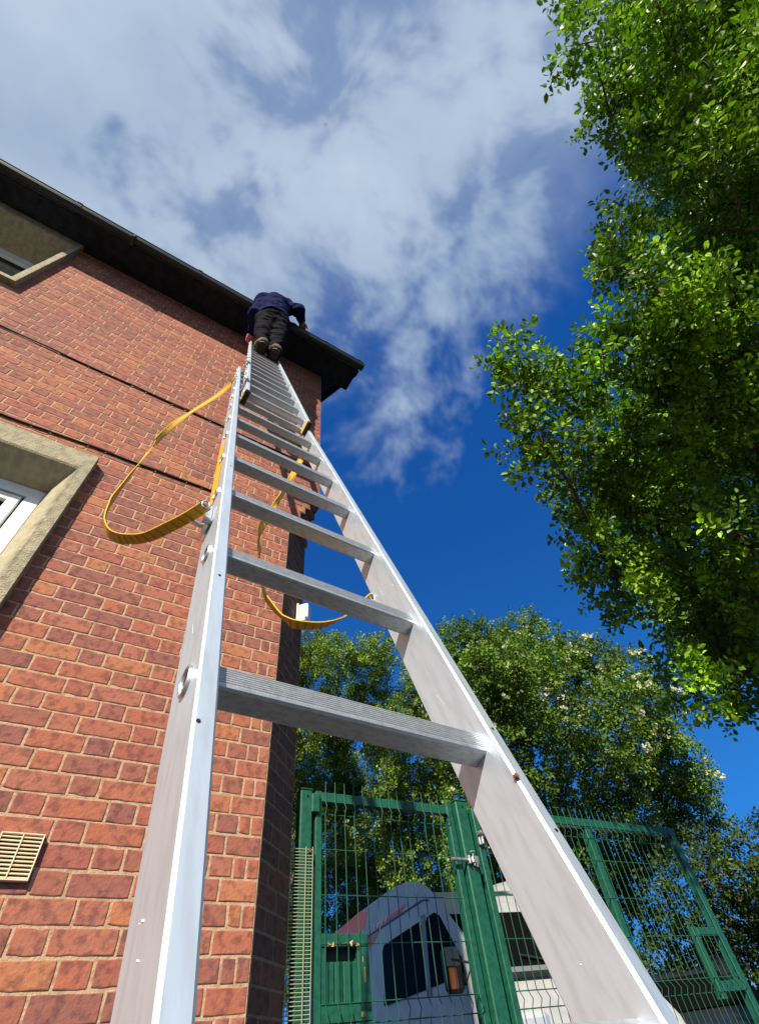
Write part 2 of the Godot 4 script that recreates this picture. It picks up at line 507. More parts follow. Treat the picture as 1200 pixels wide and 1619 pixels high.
func build_house() -> void:
	var house := thing("brick_house", "red brick house with a canted corner, pale stone window surrounds and black eaves", "house")
	# mortar bed of the front wall, round the openings
	var mb := MB.new()
	flat(mb, -6, -0.95, 0, 0.9)
	flat(mb, -6, 0.9, -2.75, 2.475)
	flat(mb, -1.325, 0.9, 0, 2.475)
	flat(mb, -6, 2.475, 0, 4.17)
	flat(mb, -6, 4.17, -3.9, 5.625)
	flat(mb, -2.53, 4.17, 0, 5.625)
	flat(mb, -6, 5.625, 0, 5.73)
	var wall := part("front_wall", mb.mesh(), M.mortar, house)
	wall_bricks(house, wall)
	# the canted corner, corbelled out to a square one above
	mb = MB.new()
	for k in range(-13, 77):
		var e := corbel(k)
		var y0 := k * 0.075 + GY
		var poly := PackedVector2Array([Vector2(0, 0), Vector2(0, -0.25)])
		poly = PackedVector2Array([Vector2(0, 0.25), Vector2(0, 0), Vector2(e, 0), Vector2(0.25, 0.25 - e)])
		if e < 0.005:
			poly = PackedVector2Array([Vector2(0, 0.25), Vector2(0, 0), Vector2(0.25, 0.25)])
		elif e > 0.245:
			poly = PackedVector2Array([Vector2(0, 0.25), Vector2(0, 0), Vector2(0.25, 0), Vector2(0.25, 0.25)])
		# polygon in x / -z, pushed up by a course
		mb.extrude(poly, Transform3D(Basis(Vector3.RIGHT, Vector3.FORWARD, Vector3.UP), Vector3(0, y0, 0)), 0.075)
	var corner := part("canted_corner", mb.mesh(), M.mortar_shaded, house)
	var r := RandomNumberGenerator.new()
	r.seed = 77
	var shapes := {}
	for k in range(-12, 40):
		var e := corbel(k)
		var full := (0.25 - e) * sqrt(2.0)
		if full < 0.03:
			continue
		var ws: Array = [full * 0.6, full * 0.4] if posmod(k, 2) == 0 else [full * 0.3, full * 0.7]
		if full < 0.16:
			ws = [full]
		var s := 0.0
		for w in ws:
			var mid: float = s + w * 0.5
			var at := Vector3(e + mid / sqrt(2.0), k * 0.075 + 0.0375 + GY, -mid / sqrt(2.0))
			var bw: float = w - 0.009
			var key := "%d_%d" % [roundi(bw * 200.0), r.randi() % 3]
			if not shapes.has(key):
				var bm := MB.new()
				brick_shape(bm, Transform3D.IDENTITY, bw, 0.0655, 0.0013, r)
				shapes[key] = bm.mesh()
			part("brick", shapes[key], M.bricks_shaded[r.randi() % 3], corner, Transform3D(Basis(Vector3.UP, PI / 4), at))
			s += w
	# side wall and gable, rear and far end
	mb = MB.new()
	mb.box(tf(0.125, 2.39 + GY, -1.725), Vector3(0.25, 6.68, 2.95))
	mb.box(tf(-2.875, 2.39 + GY, -3.325), Vector3(6.25, 6.68, 0.25))
	mb.box(tf(-5.875, 2.39 + GY, -1.725), Vector3(0.25, 6.68, 2.95))
	for gx in [0.0, -6.0]:
		mb.extrude(PackedVector2Array([Vector2(0, 0), Vector2(3.45, 0), Vector2(1.725, 1.70)]), Transform3D(Basis(Vector3.FORWARD, Vector3.UP, Vector3.RIGHT), Vector3(gx, 5.73 + GY, 0)), 0.25)
	mb.box(tf(-3, -0.6 + GY, -1.7), Vector3(5.7, 0.1, 2.9))
	var side := part("side_wall", mb.mesh(), M.mortar, house)
	var sb := MB.new()
	for k in range(-12, 76):
		var z := -0.25
		if corbel(k) > 0.2:
			z = -0.0
		var long := posmod(k, 2) == 0
		while z > -3.3:
			var w := 0.211 if long else 0.106
			var q: Color = M.brick_cols[r.randi() % 9]
			sb.col = q.srgb_to_linear()
			brick_shape(sb, Transform3D(Basis(Vector3.UP, PI / 2), Vector3(0.25, k * 0.075 + 0.0375 + GY, z - w * 0.5)), w - 0.009, 0.0655, 0.003, r, false)
			z -= w
			long = not long
	part("side_bricks", sb.mesh(), M.brick_mix, side).set_meta("kind", "stuff")
	# roof: two slopes of slate with a boarded verge
	mb = MB.new()
	var sl := sqrt(2.0)
	for s in [0, 1]:
		var a := Vector3(-2.7, 5.70 + GY, 0.36 if s == 0 else -3.81)
		var b := Vector3(-2.7, 5.70 + GY + 2.085, -1.725)
		mb.bar(a, b, 6.64, 0.07, Vector3.RIGHT)
	var roof := part("roof", mb.mesh(), M.slate, house)
	mb = MB.new()
	mb.bar(Vector3(-6.0, 7.85 + GY, -1.725), Vector3(0.6, 7.85 + GY, -1.725), 0.2, 0.12, Vector3.BACK, 0.03)
	part("ridge_tile", mb.mesh(), M.slate, roof)
	mb = MB.new()
	mb.box(tf(-2.7, 5.59 + GY, 0.155), Vector3(6.62, 0.02, 0.31))
	part("soffit", mb.mesh(), M.fascia, house)
	mb = MB.new()
	mb.box(tf(-2.7, 5.655 + GY, 0.307), Vector3(6.62, 0.17, 0.022), 0.003)
	part("fascia_board", mb.mesh(), M.fascia, house)
	# verge: sloping boards along the gable, closed below at the eaves
	mb = MB.new()
	for s in [0, 1]:
		var z0 := 0.31 if s == 0 else -3.76
		var dirz := -1.0 if s == 0 else 1.0
		mb.bar(Vector3(0.612, 5.72 + GY, z0), Vector3(0.612, 5.72 + GY + 2.03, z0 + dirz * 2.03), 0.022, 0.2, Vector3.RIGHT, 0.003)
		mb.bar(Vector3(0.425, 5.60 + GY, z0 - 0.1 * dirz + 0.1 * dirz), Vector3(0.425, 5.60 + GY + 2.03, z0 + dirz * 2.03), 0.352, 0.018, Vector3.RIGHT)
	part("bargeboard", mb.mesh(), M.fascia, house)
	mb = MB.new()
	mb.extrude(PackedVector2Array([Vector2(-0.31, 5.57), Vector2(-0.24, 5.57), Vector2(1.2, 7.01), Vector2(1.2, 7.15), Vector2(-0.31, 5.74)]), Transform3D(Basis(Vector3.FORWARD, Vector3.UP, Vector3.RIGHT), Vector3(0.60, GY, 0)), 0.026)
	part("eaves_box_end", mb.mesh(), M.fascia, house)
	# gutter: a half round trough with a lip, in lengths with union joints and a stop end
	var prof := PackedVector2Array()
	for i in 9:
		var a := PI + PI * i / 8.0
		prof.push_back(Vector2(0.0525 + cos(a) * 0.05, sin(a) * 0.06))
	for i in range(8, -1, -1):
		var a := PI + PI * i / 8.0
		prof.push_back(Vector2(0.0525 + cos(a) * 0.046, sin(a) * 0.055 + 0.001))
	mb = MB.new()
	var gt := Transform3D(Basis(Vector3.BACK, Vector3.UP, Vector3.LEFT), Vector3(0.635, 5.605 + GY, 0.319))
	mb.extrude(prof, gt, 6.7)
	mb.bar(Vector3(0.635, 5.606 + GY, 0.4225), Vector3(-6.05, 5.606 + GY, 0.4225), 0.012, 0.012, Vector3.UP, 0.004)
	var gutter := part("gutter", mb.mesh(), M.gutter, house)
	mb = MB.new()
	var cap := PackedVector2Array()
	for i in 9:
		var a := PI + PI * i / 8.0
		cap.push_back(Vector2(0.0525 + cos(a) * 0.054, sin(a) * 0.064 + 0.002))
	mb.extrude(cap, Transform3D(gt.basis, gt.origin + Vector3(0.012, 0.002, 0)), 0.02)
	part("stop_end", mb.mesh(), M.gutter, gutter)
	for x in [-2.62, -1.42, -0.30, 0.13]:
		mb = MB.new()
		mb.extrude(cap, Transform3D(gt.basis, Vector3(x, gt.origin.y, gt.origin.z)), 0.05)
		mb.box(Transform3D(Basis.IDENTITY, Vector3(x - 0.025, 5.612 + GY, 0.425)), Vector3(0.05, 0.02, 0.016), 0.003)
		part("gutter_union", mb.mesh(), M.gutter, gutter)
	mb = MB.new()
	mb.box(tf(0, -0.004, 0.012), Vector3(0.03, 0.06, 0.02), 0.003)
	mb.box(tf(0, -0.066, 0.055), Vector3(0.026, 0.006, 0.10), 0.002)
	mb.box(tf(0, -0.036, 0.106), Vector3(0.026, 0.064, 0.006), 0.002)
	var bracket := mb.mesh()
	for i in 4:
		part("gutter_bracket", bracket, M.gutter, gutter, tf(-0.62 - i * 1.5, 5.605 + GY, 0.318))
	window(house, -2.75, 0.9, -1.317, 2.46, 0.165, 0.063, true)
	window(house, -3.9, 4.17, -2.53, 5.625, 0.17, 0.05, false)
	# cables clipped along a course
	cable(house, [Vector2(-6, 3.56), Vector2(-2.34, 3.535), Vector2(-1.6, 3.505), Vector2(-0.72, 3.49), Vector2(0.05, 3.47), Vector2(0.262, 3.45)])
	cable(house, [Vector2(-6, 2.62), Vector2(-1.9, 2.583), Vector2(-1.2, 2.60), Vector2(-0.6, 2.607), Vector2(-0.42, 2.61), Vector2(-0.4, 2.7)])
	# air vent: a frame, a middle bar and louvres
	var vent := MeshInstance3D.new()
	mb = MB.new()
	mb.box(tf(0, 0, 0.0035), Vector3(0.127, 0.122, 0.006))
	vent = part("air_vent", mb.mesh(), M.vent_hole, house, tf(-0.868, 0.402 + GY, 0.0))
	mb = MB.new()
	for s in [-1, 1]:
		mb.box(tf(s * 0.064, 0, 0.011), Vector3(0.005, 0.133, 0.02), 0.0015)
		mb.box(tf(0, s * 0.064, 0.011), Vector3(0.123, 0.005, 0.02), 0.0015)
	mb.box(tf(0, 0, 0.0125), Vector3(0.004, 0.123, 0.017))
	part("frame", mb.mesh(), M.vent, vent)
	mb = MB.new()
	mb.box(Transform3D(Basis(Vector3.RIGHT, 0.5), Vector3.ZERO), Vector3(0.123, 0.0042, 0.016), 0.001)
	var lou := mb.mesh()
	for i in 11:
		part("louvre", lou, M.vent, vent, tf(0, (i - 5) * 0.0113, 0.012))
	# white alarm sensor on the canted corner
	var b45 := Basis(Vector3.UP, PI / 4)
	var at := Vector3(0.185, 1.895 + GY, -0.185)
	mb = MB.new()
	mb.box(Transform3D(b45, at + b45 * Vector3(0, 0, 0.012)), Vector3(0.085, 0.165, 0.02), 0.004)
	mb.box(Transform3D(b45, at + b45 * Vector3(0.0, 0, 0.056)), Vector3(0.07, 0.15, 0.064), 0.008)
	var sensor := part("security_light", mb.mesh(), M.lamp_box, house, Transform3D.IDENTITY, "white plastic box fixed to the shaded corner of the house")
	mb = MB.new()
	mb.box(Transform3D(b45, at + b45 * Vector3(0.0, -0.078, 0.05)), Vector3(0.05, 0.012, 0.05), 0.003)
	part("lens", mb.mesh(), M.van_grey, sensor)


func cable(house: Node3D, pts: Array) -> void:
	var c := Curve3D.new()
	for p in pts:
		c.add_point(Vector3(p.x, p.y + GY, 0.010))
	var line := PackedVector3Array()
	var len_ := c.get_baked_length()
	var nz := noise(1.4, 2, 5)
	for i in 61:
		var p := c.sample_baked(len_ * i / 60.0)
		line.push_back(p + Vector3(0, nz.get_noise_1d(p.x) * 0.012, absf(nz.get_noise_1d(p.x * 2.0 + 9.0)) * 0.004))
	var mb := MB.new()
	mb.tube(line, PackedFloat32Array([0.0075]), 6)
	var cab := part("cable", mb.mesh(), M.cable, house)
	mb = MB.new()
	mb.box(Transform3D.IDENTITY, Vector3(0.008, 0.016, 0.014), 0.002)
	var clip := mb.mesh()
	for i in range(3, 60, 4):
		part("cable_clip", clip, M.cable, cab, Transform3D(Basis.IDENTITY, line[i]))


# stone surround with a splayed reveal, white frame, sash and pane
func window(house: Node3D, x0: float, y0: float, x1: float, y1: float, head: float, jamb: float, lower: bool) -> void:
	var ctr := Vector3((x0 + x1) * 0.5, (y0 + y1) * 0.5 + GY, 0)
	var root := Node3D.new()
	root.name = numbered(house, "window")
	house.add_child(root, true)
	root.set_meta("label", "ground floor window in a weathered stone surround" if lower else "upper floor window tucked under the eaves")
	root.position = ctr
	var hw := (x1 - x0) * 0.5
	var hh := (y1 - y0) * 0.5
	var nz := noise(6.0, 4, 3 if lower else 4)
	var nz2 := noise(1.6, 3, 12)
	# cross-section of the surround from the outer edge inwards: [share of the band, z]; then the splay
	var secs := [[0.0, -0.02], [0.0, 0.056], [0.03, 0.062], [0.35, 0.063], [0.65, 0.063], [0.92, 0.062], [1.0, 0.055], [1.3, 0.01], [1.7, -0.05], [2.0, -0.13], [2.02, -0.27]]
	var sill := 0.05
	if not lower: # the upper window sits deeper in the wall
		for q in secs:
			if q[1] < -0.03:
				q[1] = q[1] * 2.1
	var steps := 110
	var mb := MB.new()
	for sidei in 4:
		for st in steps:
			var ring := []
			for e in 2:
				var u := float(st + e) / steps
				var row := []
				for q in secs:
					var f: float = minf(q[0], 1.0)
					var g: float = clampf(q[0] - 1.0, 0.0, 1.0)
					var l := -hw + jamb * f + 0.1 * g
					var rr := hw - jamb * f - 0.1 * g
					var tp := hh - head * f - 0.09 * g
					var bt := -hh + sill * f + 0.05 * g
					var p := Vector3.ZERO
					match sidei:
						0: p = Vector3(rr, lerpf(bt, tp, u), q[1])
						1: p = Vector3(lerpf(rr, l, u), tp, q[1])
						2: p = Vector3(l, lerpf(tp, bt, u), q[1])
						3: p = Vector3(lerpf(l, rr, u), bt, q[1])
					var wob := nz.get_noise_3d(p.x, p.y, p.z * 3.0) * 0.004
					if q[1] > -0.1 and q[1] != -0.02:
						p.z += wob * 0.4
					row.push_back(p)
				ring.push_back(row)
			# weathering: grime that gathers along the arris and in drips on the head
			var shades := []
			for e in 2:
				for k in secs.size():
					var a: Vector3 = ring[e][k]
					var along := nz2.get_noise_2d(a.x * 3.0 + sidei * 7.0, a.y * 2.0)
					var spot := nz.get_noise_2d(a.x * 5.0, a.y * 5.0 + k)
					var dirt := 0.0
					if sidei == 0 and (k == 5 or k == 6):
						dirt = smoothstep(-0.25, 0.25, along + spot * 0.7) * 0.72
					elif sidei == 0 and k < 5:
						dirt = smoothstep(0.0, 0.5, spot) * 0.3
					elif sidei == 1 and k >= 2 and k < 6:
						dirt = smoothstep(0.02, 0.4, spot + along * 0.5) * 0.45
					if k <= 2:
						dirt = maxf(dirt, smoothstep(-0.2, 0.3, spot) * 0.4)
					shades.push_back(Color(1, 1, 1).lerp(Color(0.26, 0.25, 0.23), dirt * 0.85))
			var m := secs.size()
			for k in m - 1:
				var at := mb.c.size()
				mb.quad(ring[0][k], ring[0][k + 1], ring[1][k + 1], ring[1][k])
				var four := [shades[k], shades[m + k + 1], shades[k + 1], shades[k], shades[m + k], shades[m + k + 1]]
				for q in 6:
					mb.c[at + q] = four[q]
	part("surround", mb.mesh(), M.stone, root)
	var fx := hw - jamb - 0.1
	var ft := hh - head - 0.09
	var fb := -hh + sill + 0.05
	var dz := 0.0 if lower else -0.145
	ring_frame(root, "frame", -fx, fb, fx, ft, 0.075, -0.155 + dz, 0.06, M.upvc)
	ring_frame(root, "gasket", -fx + 0.075, fb + 0.075, fx - 0.075, ft - 0.075, 0.014, -0.172 + dz, 0.05, M.gasket)
	ring_frame(root, "sash", -fx + 0.089, fb + 0.089, fx - 0.089, ft - 0.089, 0.055, -0.158 + dz, 0.06, M.upvc)
	ring_frame(root, "glazing_bead", -fx + 0.144, fb + 0.144, fx - 0.144, ft - 0.144, 0.008, -0.17 + dz, 0.04, M.gasket)
	mb = MB.new()
	mb.box(tf(0, (ft + fb) * 0.5, -0.18 + dz), Vector3(fx * 2 - 0.29, ft - fb - 0.29, 0.006))
	part("pane", mb.mesh(), M.glass, root)
	mb = MB.new()
	mb.box(tf(0, 0, -1.2), Vector3(hw * 2.0, hh * 2.0, 0.05))
	mb.box(tf(0, hh, -0.72), Vector3(hw * 2.0, 0.05, 0.92))
	mb.box(tf(0, -hh, -0.72), Vector3(hw * 2.0, 0.05, 0.92))
	mb.box(tf(hw, 0, -0.72), Vector3(0.05, hh * 2.0, 0.92))
	mb.box(tf(-hw, 0, -0.72), Vector3(0.05, hh * 2.0, 0.92))
	part("room", mb.mesh(), M.dark_room, root)


func ring_frame(root: Node3D, called: String, x0: float, y0: float, x1: float, y1: float, w: float, z: float, d: float, m: Material) -> void:
	var mb := MB.new()
	var bev := 0.004
	mb.box(tf(x0 + w * 0.5, (y0 + y1) * 0.5, z), Vector3(w, y1 - y0, d), bev)
	mb.box(tf(x1 - w * 0.5, (y0 + y1) * 0.5, z), Vector3(w, y1 - y0, d), bev)
	mb.box(tf((x0 + x1) * 0.5, y0 + w * 0.5, z - 0.0008), Vector3(x1 - x0 - w * 1.8, w, d), bev)
	mb.box(tf((x0 + x1) * 0.5, y1 - w * 0.5, z - 0.0008), Vector3(x1 - x0 - w * 1.8, w, d), bev)
	part(called, mb.mesh(), m, root)


# ---------------------------------------------------------------- ladder
# Each section has its own axes: x across (inner face of the right stile at 0), y up the stile, z outwards from the wall.
func section(at: Vector3, lean: float, side: float) -> Transform3D:
	var u := Vector3(sin(side), cos(side) * cos(lean), -cos(side) * sin(lean))
	var w := Vector3(0.9996, -0.0149, -0.0239)
	w = (w - u * w.dot(u)).normalized()
	return Transform3D(Basis(w, u, w.cross(u)), at)


func stile_shape(x0: float, x1: float, y0: float, y1: float, z0: float, z1: float) -> ArrayMesh:
	var mb := MB.new()
	mb.box(tf((x0 + x1) * 0.5, (y0 + y1) * 0.5, (z0 + z1) * 0.5), Vector3(x1 - x0, y1 - y0, z1 - z0), 0.0022)
	return mb.mesh()


func rung_shape(w: float, d: float, h: float) -> ArrayMesh: # box rung with a ribbed front and rounded lower edge
	var p := PackedVector2Array([Vector2(0, 0.003), Vector2(0.003, 0), Vector2(d - 0.004, 0), Vector2(d - 0.001, 0.0015), Vector2(d, 0.004)])
	var n := 7
	for i in n:
		var y := lerpf(0.005, h - 0.003, float(i) / n)
		var s := (h - 0.008) / n
		p.push_back(Vector2(d, y + s * 0.15))
		p.push_back(Vector2(d + 0.0007, y + s * 0.4))
		p.push_back(Vector2(d + 0.0007, y + s * 0.7))
		p.push_back(Vector2(d, y + s * 0.95))
	p.push_back(Vector2(d - 0.002, h))
	p.push_back(Vector2(0.002, h))
	p.push_back(Vector2(0, h - 0.002))
	var mb := MB.new()
	mb.extrude(p, Transform3D(Basis(Vector3.BACK, Vector3.UP, Vector3.LEFT), Vector3.ZERO), w)
	return mb.mesh()


func ferrule_shape() -> ArrayMesh: # swaged rung end standing proud of the outer web, facing -x
	var mb := MB.new()
	var ring := []
	var prof := [[0.0, 1.12], [0.0028, 1.06], [0.0036, 0.98], [0.0028, 0.88], [-0.0005, 0.84]]
	for q in prof:
		var row := PackedVector3Array()
		for i in 17:
			var a := TAU * i / 16.0
			row.push_back(Vector3(-q[0], sin(a) * 0.0145 * q[1], cos(a) * 0.0125 * q[1]))
		ring.push_back(row)
	mb.grid(ring)
	return mb.mesh()


func hollow_shape() -> ArrayMesh: # the dark open end of the rung inside its ferrule
	var mb := MB.new()
	var p := PackedVector3Array()
	for i in 12:
		var a := TAU * i / 12.0
		p.push_back(Vector3(-0.0008, sin(a) * 0.0122, cos(a) * 0.0105))
	for i in range(1, 11):
		mb.tri(p[0], p[i + 1], p[i])
	return mb.mesh()


func build_ladder() -> void:
	var lad := thing("extension_ladder", "long two-section aluminium extension ladder leaning up the brick wall to the eaves", "ladder")
	var lo := section(k3(-0.4666, 0.0293, 1.8345), deg_to_rad(20.04), deg_to_rad(0.33))
	var up := section(k3(-0.464, 1.65, 1.322), deg_to_rad(18.39), deg_to_rad(0.67))
	var W := 0.330
	var fer := ferrule_shape()
	var hol := hollow_shape()
	# lower section
	var l0 := -1.04
	var l1 := 3.02
	part("stile", stile_shape(-W, -W + 0.0178, l0, l1, -0.0292, 0.0421), M.alu, lad, lo)
	part("stile", stile_shape(0.0, 0.0180, l0, l1, -0.0292, 0.0421), M.alu, lad, lo)
	var rw := W - 0.0178
	var rs := rung_shape(rw, 0.027, 0.028)
	for k in range(-4, 13):
		var rg := part("rung", rs, M.alu_rung, lad, lo * tf(0, k * 0.25, 0))
		part("ferrule", fer, M.bright, rg, tf(-rw - 0.0178, 0.014, 0.012))
		part("hollow", hol, M.black_plastic, rg, tf(-rw - 0.0178, 0.014, 0.012))
	for s in [-W + 0.0089, 0.009]:
		var foot := MB.new()
		foot.box(tf(s, l0 + 0.02, 0.006), Vector3(0.03, 0.07, 0.085), 0.006)
		part("foot", foot.mesh(), M.black_plastic, lad, lo)
		var cap := MB.new()
		cap.box(tf(s, l1 + 0.006, 0.0065), Vector3(0.021, 0.014, 0.075), 0.003)
		part("end_cap", cap.mesh(), M.steel, lad, lo)
	# upper section, nested between the lower stiles
	var W2 := 0.2874
	var u0 := 0.012
	var u1 := 3.74
	part("stile", stile_shape(-W2, -W2 + 0.017, u0, u1, -0.058, 0.0), M.alu, lad, up)
	part("stile", stile_shape(-0.004, 0.013, u0, u1, -0.058, 0.0), M.alu, lad, up)
	var rs2 := rung_shape(W2 - 0.021, 0.027, 0.028)
	for k in 15:
		var rg := part("rung", rs2, M.alu_rung, lad, up * tf(-0.004, 0.10 + k * 0.25, -0.044))
		part("ferrule", fer, M.bright, rg, tf(-W2 + 0.004, 0.014, 0.012))
		part("hollow", hol, M.black_plastic, rg, tf(-W2 + 0.004, 0.014, 0.012))
	for s in [-W2 + 0.0085, 0.0045]:
		var mb := MB.new()
		mb.box(tf(s, u0 - 0.004, -0.029), Vector3(0.0215, 0.03, 0.064), 0.003)
		var shoe := part("end_shoe", mb.mesh(), M.black_plastic, lad, up)
		mb = MB.new()
		mb.box(tf(s - 0.0112 if s > -0.1 else s - 0.0112, u0 + 0.004, -0.03), Vector3(0.002, 0.036, 0.06), 0.0006)
		part("yellow_edge", mb.mesh(), M.yellow_plastic, shoe)
	# guide brackets that hold the sections together, with their bolts
	for q in [[-W2 - 0.004, 0.30], [-W2 - 0.004, 1.14]]:
		var mb := MB.new()
		mb.box(tf(q[0], q[1], -0.022), Vector3(0.008, 0.06, 0.075), 0.002)
		mb.box(tf(q[0], q[1], 0.006), Vector3(0.03, 0.05, 0.004), 0.001)
		part("guide_bracket", mb.mesh(), M.steel, lad, up)
	# band clamp round the upper left stile
	var mb := MB.new()
	mb.box(tf(-W2 + 0.0085, 1.55, -0.029), Vector3(0.0195, 0.018, 0.0605), 0.001)
	part("band", mb.mesh(), M.van_grey, lad, up)
	mb = MB.new()
	mb.box(tf(0.0045, 1.15, -0.029), Vector3(0.0195, 0.018, 0.0605), 0.001)
	mb.box(tf(0.016, 1.15, -0.002), Vector3(0.012, 0.014, 0.01), 0.002)
	part("band", mb.mesh(), M.van_grey, lad, up)
	# hook where the strap is made fast, and the small rivet heads and screw in the flange
	mb = MB.new()
	mb.box(tf(-W - 0.005, 0.42, -0.004), Vector3(0.008, 0.07, 0.026), 0.002)
	mb.tube(PackedVector3Array([Vector3(-W - 0.006, 0.445, -0.004), Vector3(-W - 0.022, 0.44, -0.006), Vector3(-W - 0.03, 0.425, -0.008), Vector3(-W - 0.028, 0.405, -0.01), Vector3(-W - 0.012, 0.395, -0.008), Vector3(-W - 0.003, 0.40, -0.004)]), PackedFloat32Array([0.0042]), 8)
	var hook := part("hook", mb.mesh(), M.bright, lad, lo)
	mb = MB.new()
	mb.tube(PackedVector3Array([Vector3(-W - 0.001, 0.385, 0.008), Vector3(-W - 0.014, 0.385, 0.008)]), PackedFloat32Array([0.006]), 6)
	mb.tube(PackedVector3Array([Vector3(-W - 0.001, 0.455, -0.004), Vector3(-W - 0.013, 0.455, -0.004)]), PackedFloat32Array([0.006]), 6)
	part("bolt", mb.mesh(), M.steel, hook)
	mb = MB.new()
	for q in [[-W + 0.009, 0.16], [-W + 0.004, -0.06], [0.0085, 0.02], [0.011, -0.1], [-W + 0.010, 0.62], [0.009, 0.7]]:
		mb.tube(PackedVector3Array([Vector3(q[0], q[1], 0.0415), Vector3(q[0], q[1], 0.0428)]), PackedFloat32Array([0.0017]), 8)
	part("rivet", mb.mesh(), M.black_plastic, lad, lo)
	mb = MB.new()
	mb.tube(PackedVector3Array([Vector3(-0.001, -0.045, 0.0405), Vector3(-0.001, -0.045, 0.0445)]), PackedFloat32Array([0.0028]), 8)
	part("rusty_screw", mb.mesh(), M.rust, lad, lo)
	# flecks of old paint and mortar on the webs
	mb = MB.new()
	var sr := RandomNumberGenerator.new()
	sr.seed = 61
	for i in 40:
		var y := sr.randf_range(-0.3, 0.9)
		var z := sr.randf_range(-0.026, 0.038)
		var s := sr.randf_range(0.0003, 0.0011)
		for x in [[-W - 0.0004, -1.0], [-0.0004, -1.0]]:
			if sr.randf() < 0.6:
				mb.box(Transform3D(Basis(Vector3.RIGHT, sr.randf() * 3.0), Vector3(x[0], y, z + sr.randf_range(-0.004, 0.004))), Vector3(0.0008, s * sr.randf_range(1.0, 2.6), s))
	var scr := MB.new()
	for i in 9:
		var y := sr.randf_range(-0.35, 0.9)
		var z := sr.randf_range(-0.02, 0.034)
		var l := sr.randf_range(0.006, 0.028)
		var a := sr.randf_range(-0.35, 0.35) if i > 3 else sr.randf_range(0.7, 1.1)
		for x in [-W - 0.0001, -0.0001]:
			if sr.randf() < 0.7:
				scr.box(Transform3D(Basis(Vector3.RIGHT, a), Vector3(x, y, clampf(z, -0.022 + l * 0.4 * absf(sin(a)), 0.036 - l * 0.5 * absf(sin(a))))), Vector3(0.0003, l, sr.randf_range(0.00012, 0.00028)))
	part("scratch", scr.mesh(), mat(Color8(214, 214, 214), 0.5, 0.6), lad, lo).set_meta("kind", "stuff")
	part("paint_fleck", mb.mesh(), M.lamp_box, lad, lo).set_meta("kind", "stuff")
	# long yellow notice stuck down the outer web, with lines of small dark print
	var im := Image.create(64, 512, false, Image.FORMAT_RGB8)
	im.fill(Color8(240, 184, 44))
	var r := RandomNumberGenerator.new()
	r.seed = 5
	for line in 9:
		var y := 20
		while y < 490:
			var l := r.randi_range(3, 11)
			if r.randf() < 0.86 and (line != 4) and not (y > 210 and y < 280):
				im.fill_rect(Rect2i(8 + line * 5, y, 2, l), Color8(70, 54, 26))
			y += l + r.randi_range(2, 4)
	im.fill_rect(Rect2i(10, 218, 40, 54), Color8(58, 46, 24))
	im.fill_rect(Rect2i(14, 224, 32, 42), Color8(236, 180, 46))
	var lm := mat(Color.WHITE, 0.5)
	lm.albedo_texture = ImageTexture.create_from_image(im)
	mb = MB.new()
	mb.quad_uv(Vector3(-W - 0.0011, 0.50, -0.0255), Vector3(-W - 0.0011, 0.50, 0.012), Vector3(-W - 0.0011, 0.98, 0.012), Vector3(-W - 0.0011, 0.98, -0.0255))
	part("notice", mb.mesh(), lm, lad, lo, "yellow notice with small dark print")
	# straps
	strap([Vector3(-0.790, 3.15, 1.105), Vector3(-0.800, 3.05, 1.115), Vector3(-0.838, 2.837, 1.127), Vector3(-0.927, 2.503, 1.151), Vector3(-0.965, 2.215, 1.21), Vector3(-0.97, 2.105, 1.229), Vector3(-0.973, 1.809, 1.341), Vector3(-0.966, 1.592, 1.445), Vector3(-0.949, 1.481, 1.503), Vector3(-0.923, 1.417, 1.549), Vector3(-0.897, 1.393, 1.58), Vector3(-0.871, 1.375, 1.618), Vector3(-0.846, 1.366, 1.666), Vector3(-0.827, 1.36, 1.705), Vector3(-0.812, 1.362, 1.735)],
		[1.6, 1.5, 1.1, 0.6, 1.3, 2.1, 1.5, 1.2, 0.9, 0.5, 0.2, 0.0, -0.1, -0.15, -0.2], "yellow webbing strap hanging in a loop outside the left stile of the ladder")
	strap([Vector3(-0.452, 2.60, 1.24), Vector3(-0.444, 2.551, 1.229), Vector3(-0.483, 2.314, 1.295), Vector3(-0.522, 2.141, 1.306), Vector3(-0.567, 1.96, 1.352), Vector3(-0.592, 1.859, 1.368), Vector3(-0.625, 1.732, 1.405), Vector3(-0.632, 1.637, 1.44), Vector3(-0.641, 1.521, 1.493), Vector3(-0.647, 1.394, 1.561), Vector3(-0.641, 1.337, 1.592), Vector3(-0.621, 1.271, 1.637), Vector3(-0.599, 1.261, 1.65), Vector3(-0.568, 1.265, 1.659), Vector3(-0.539, 1.283, 1.662), Vector3(-0.503, 1.319, 1.658), Vector3(-0.470, 1.352, 1.670)],
		[1.7, 1.6, 0.7, 1.4, 1.8, 0.9, 1.3, 1.0, 1.4, 1.1, 0.7, 0.2, 0.0, -0.1, -0.2, 0.0, 0.4], "yellow webbing strap hanging behind the rungs by the right stile of the ladder")


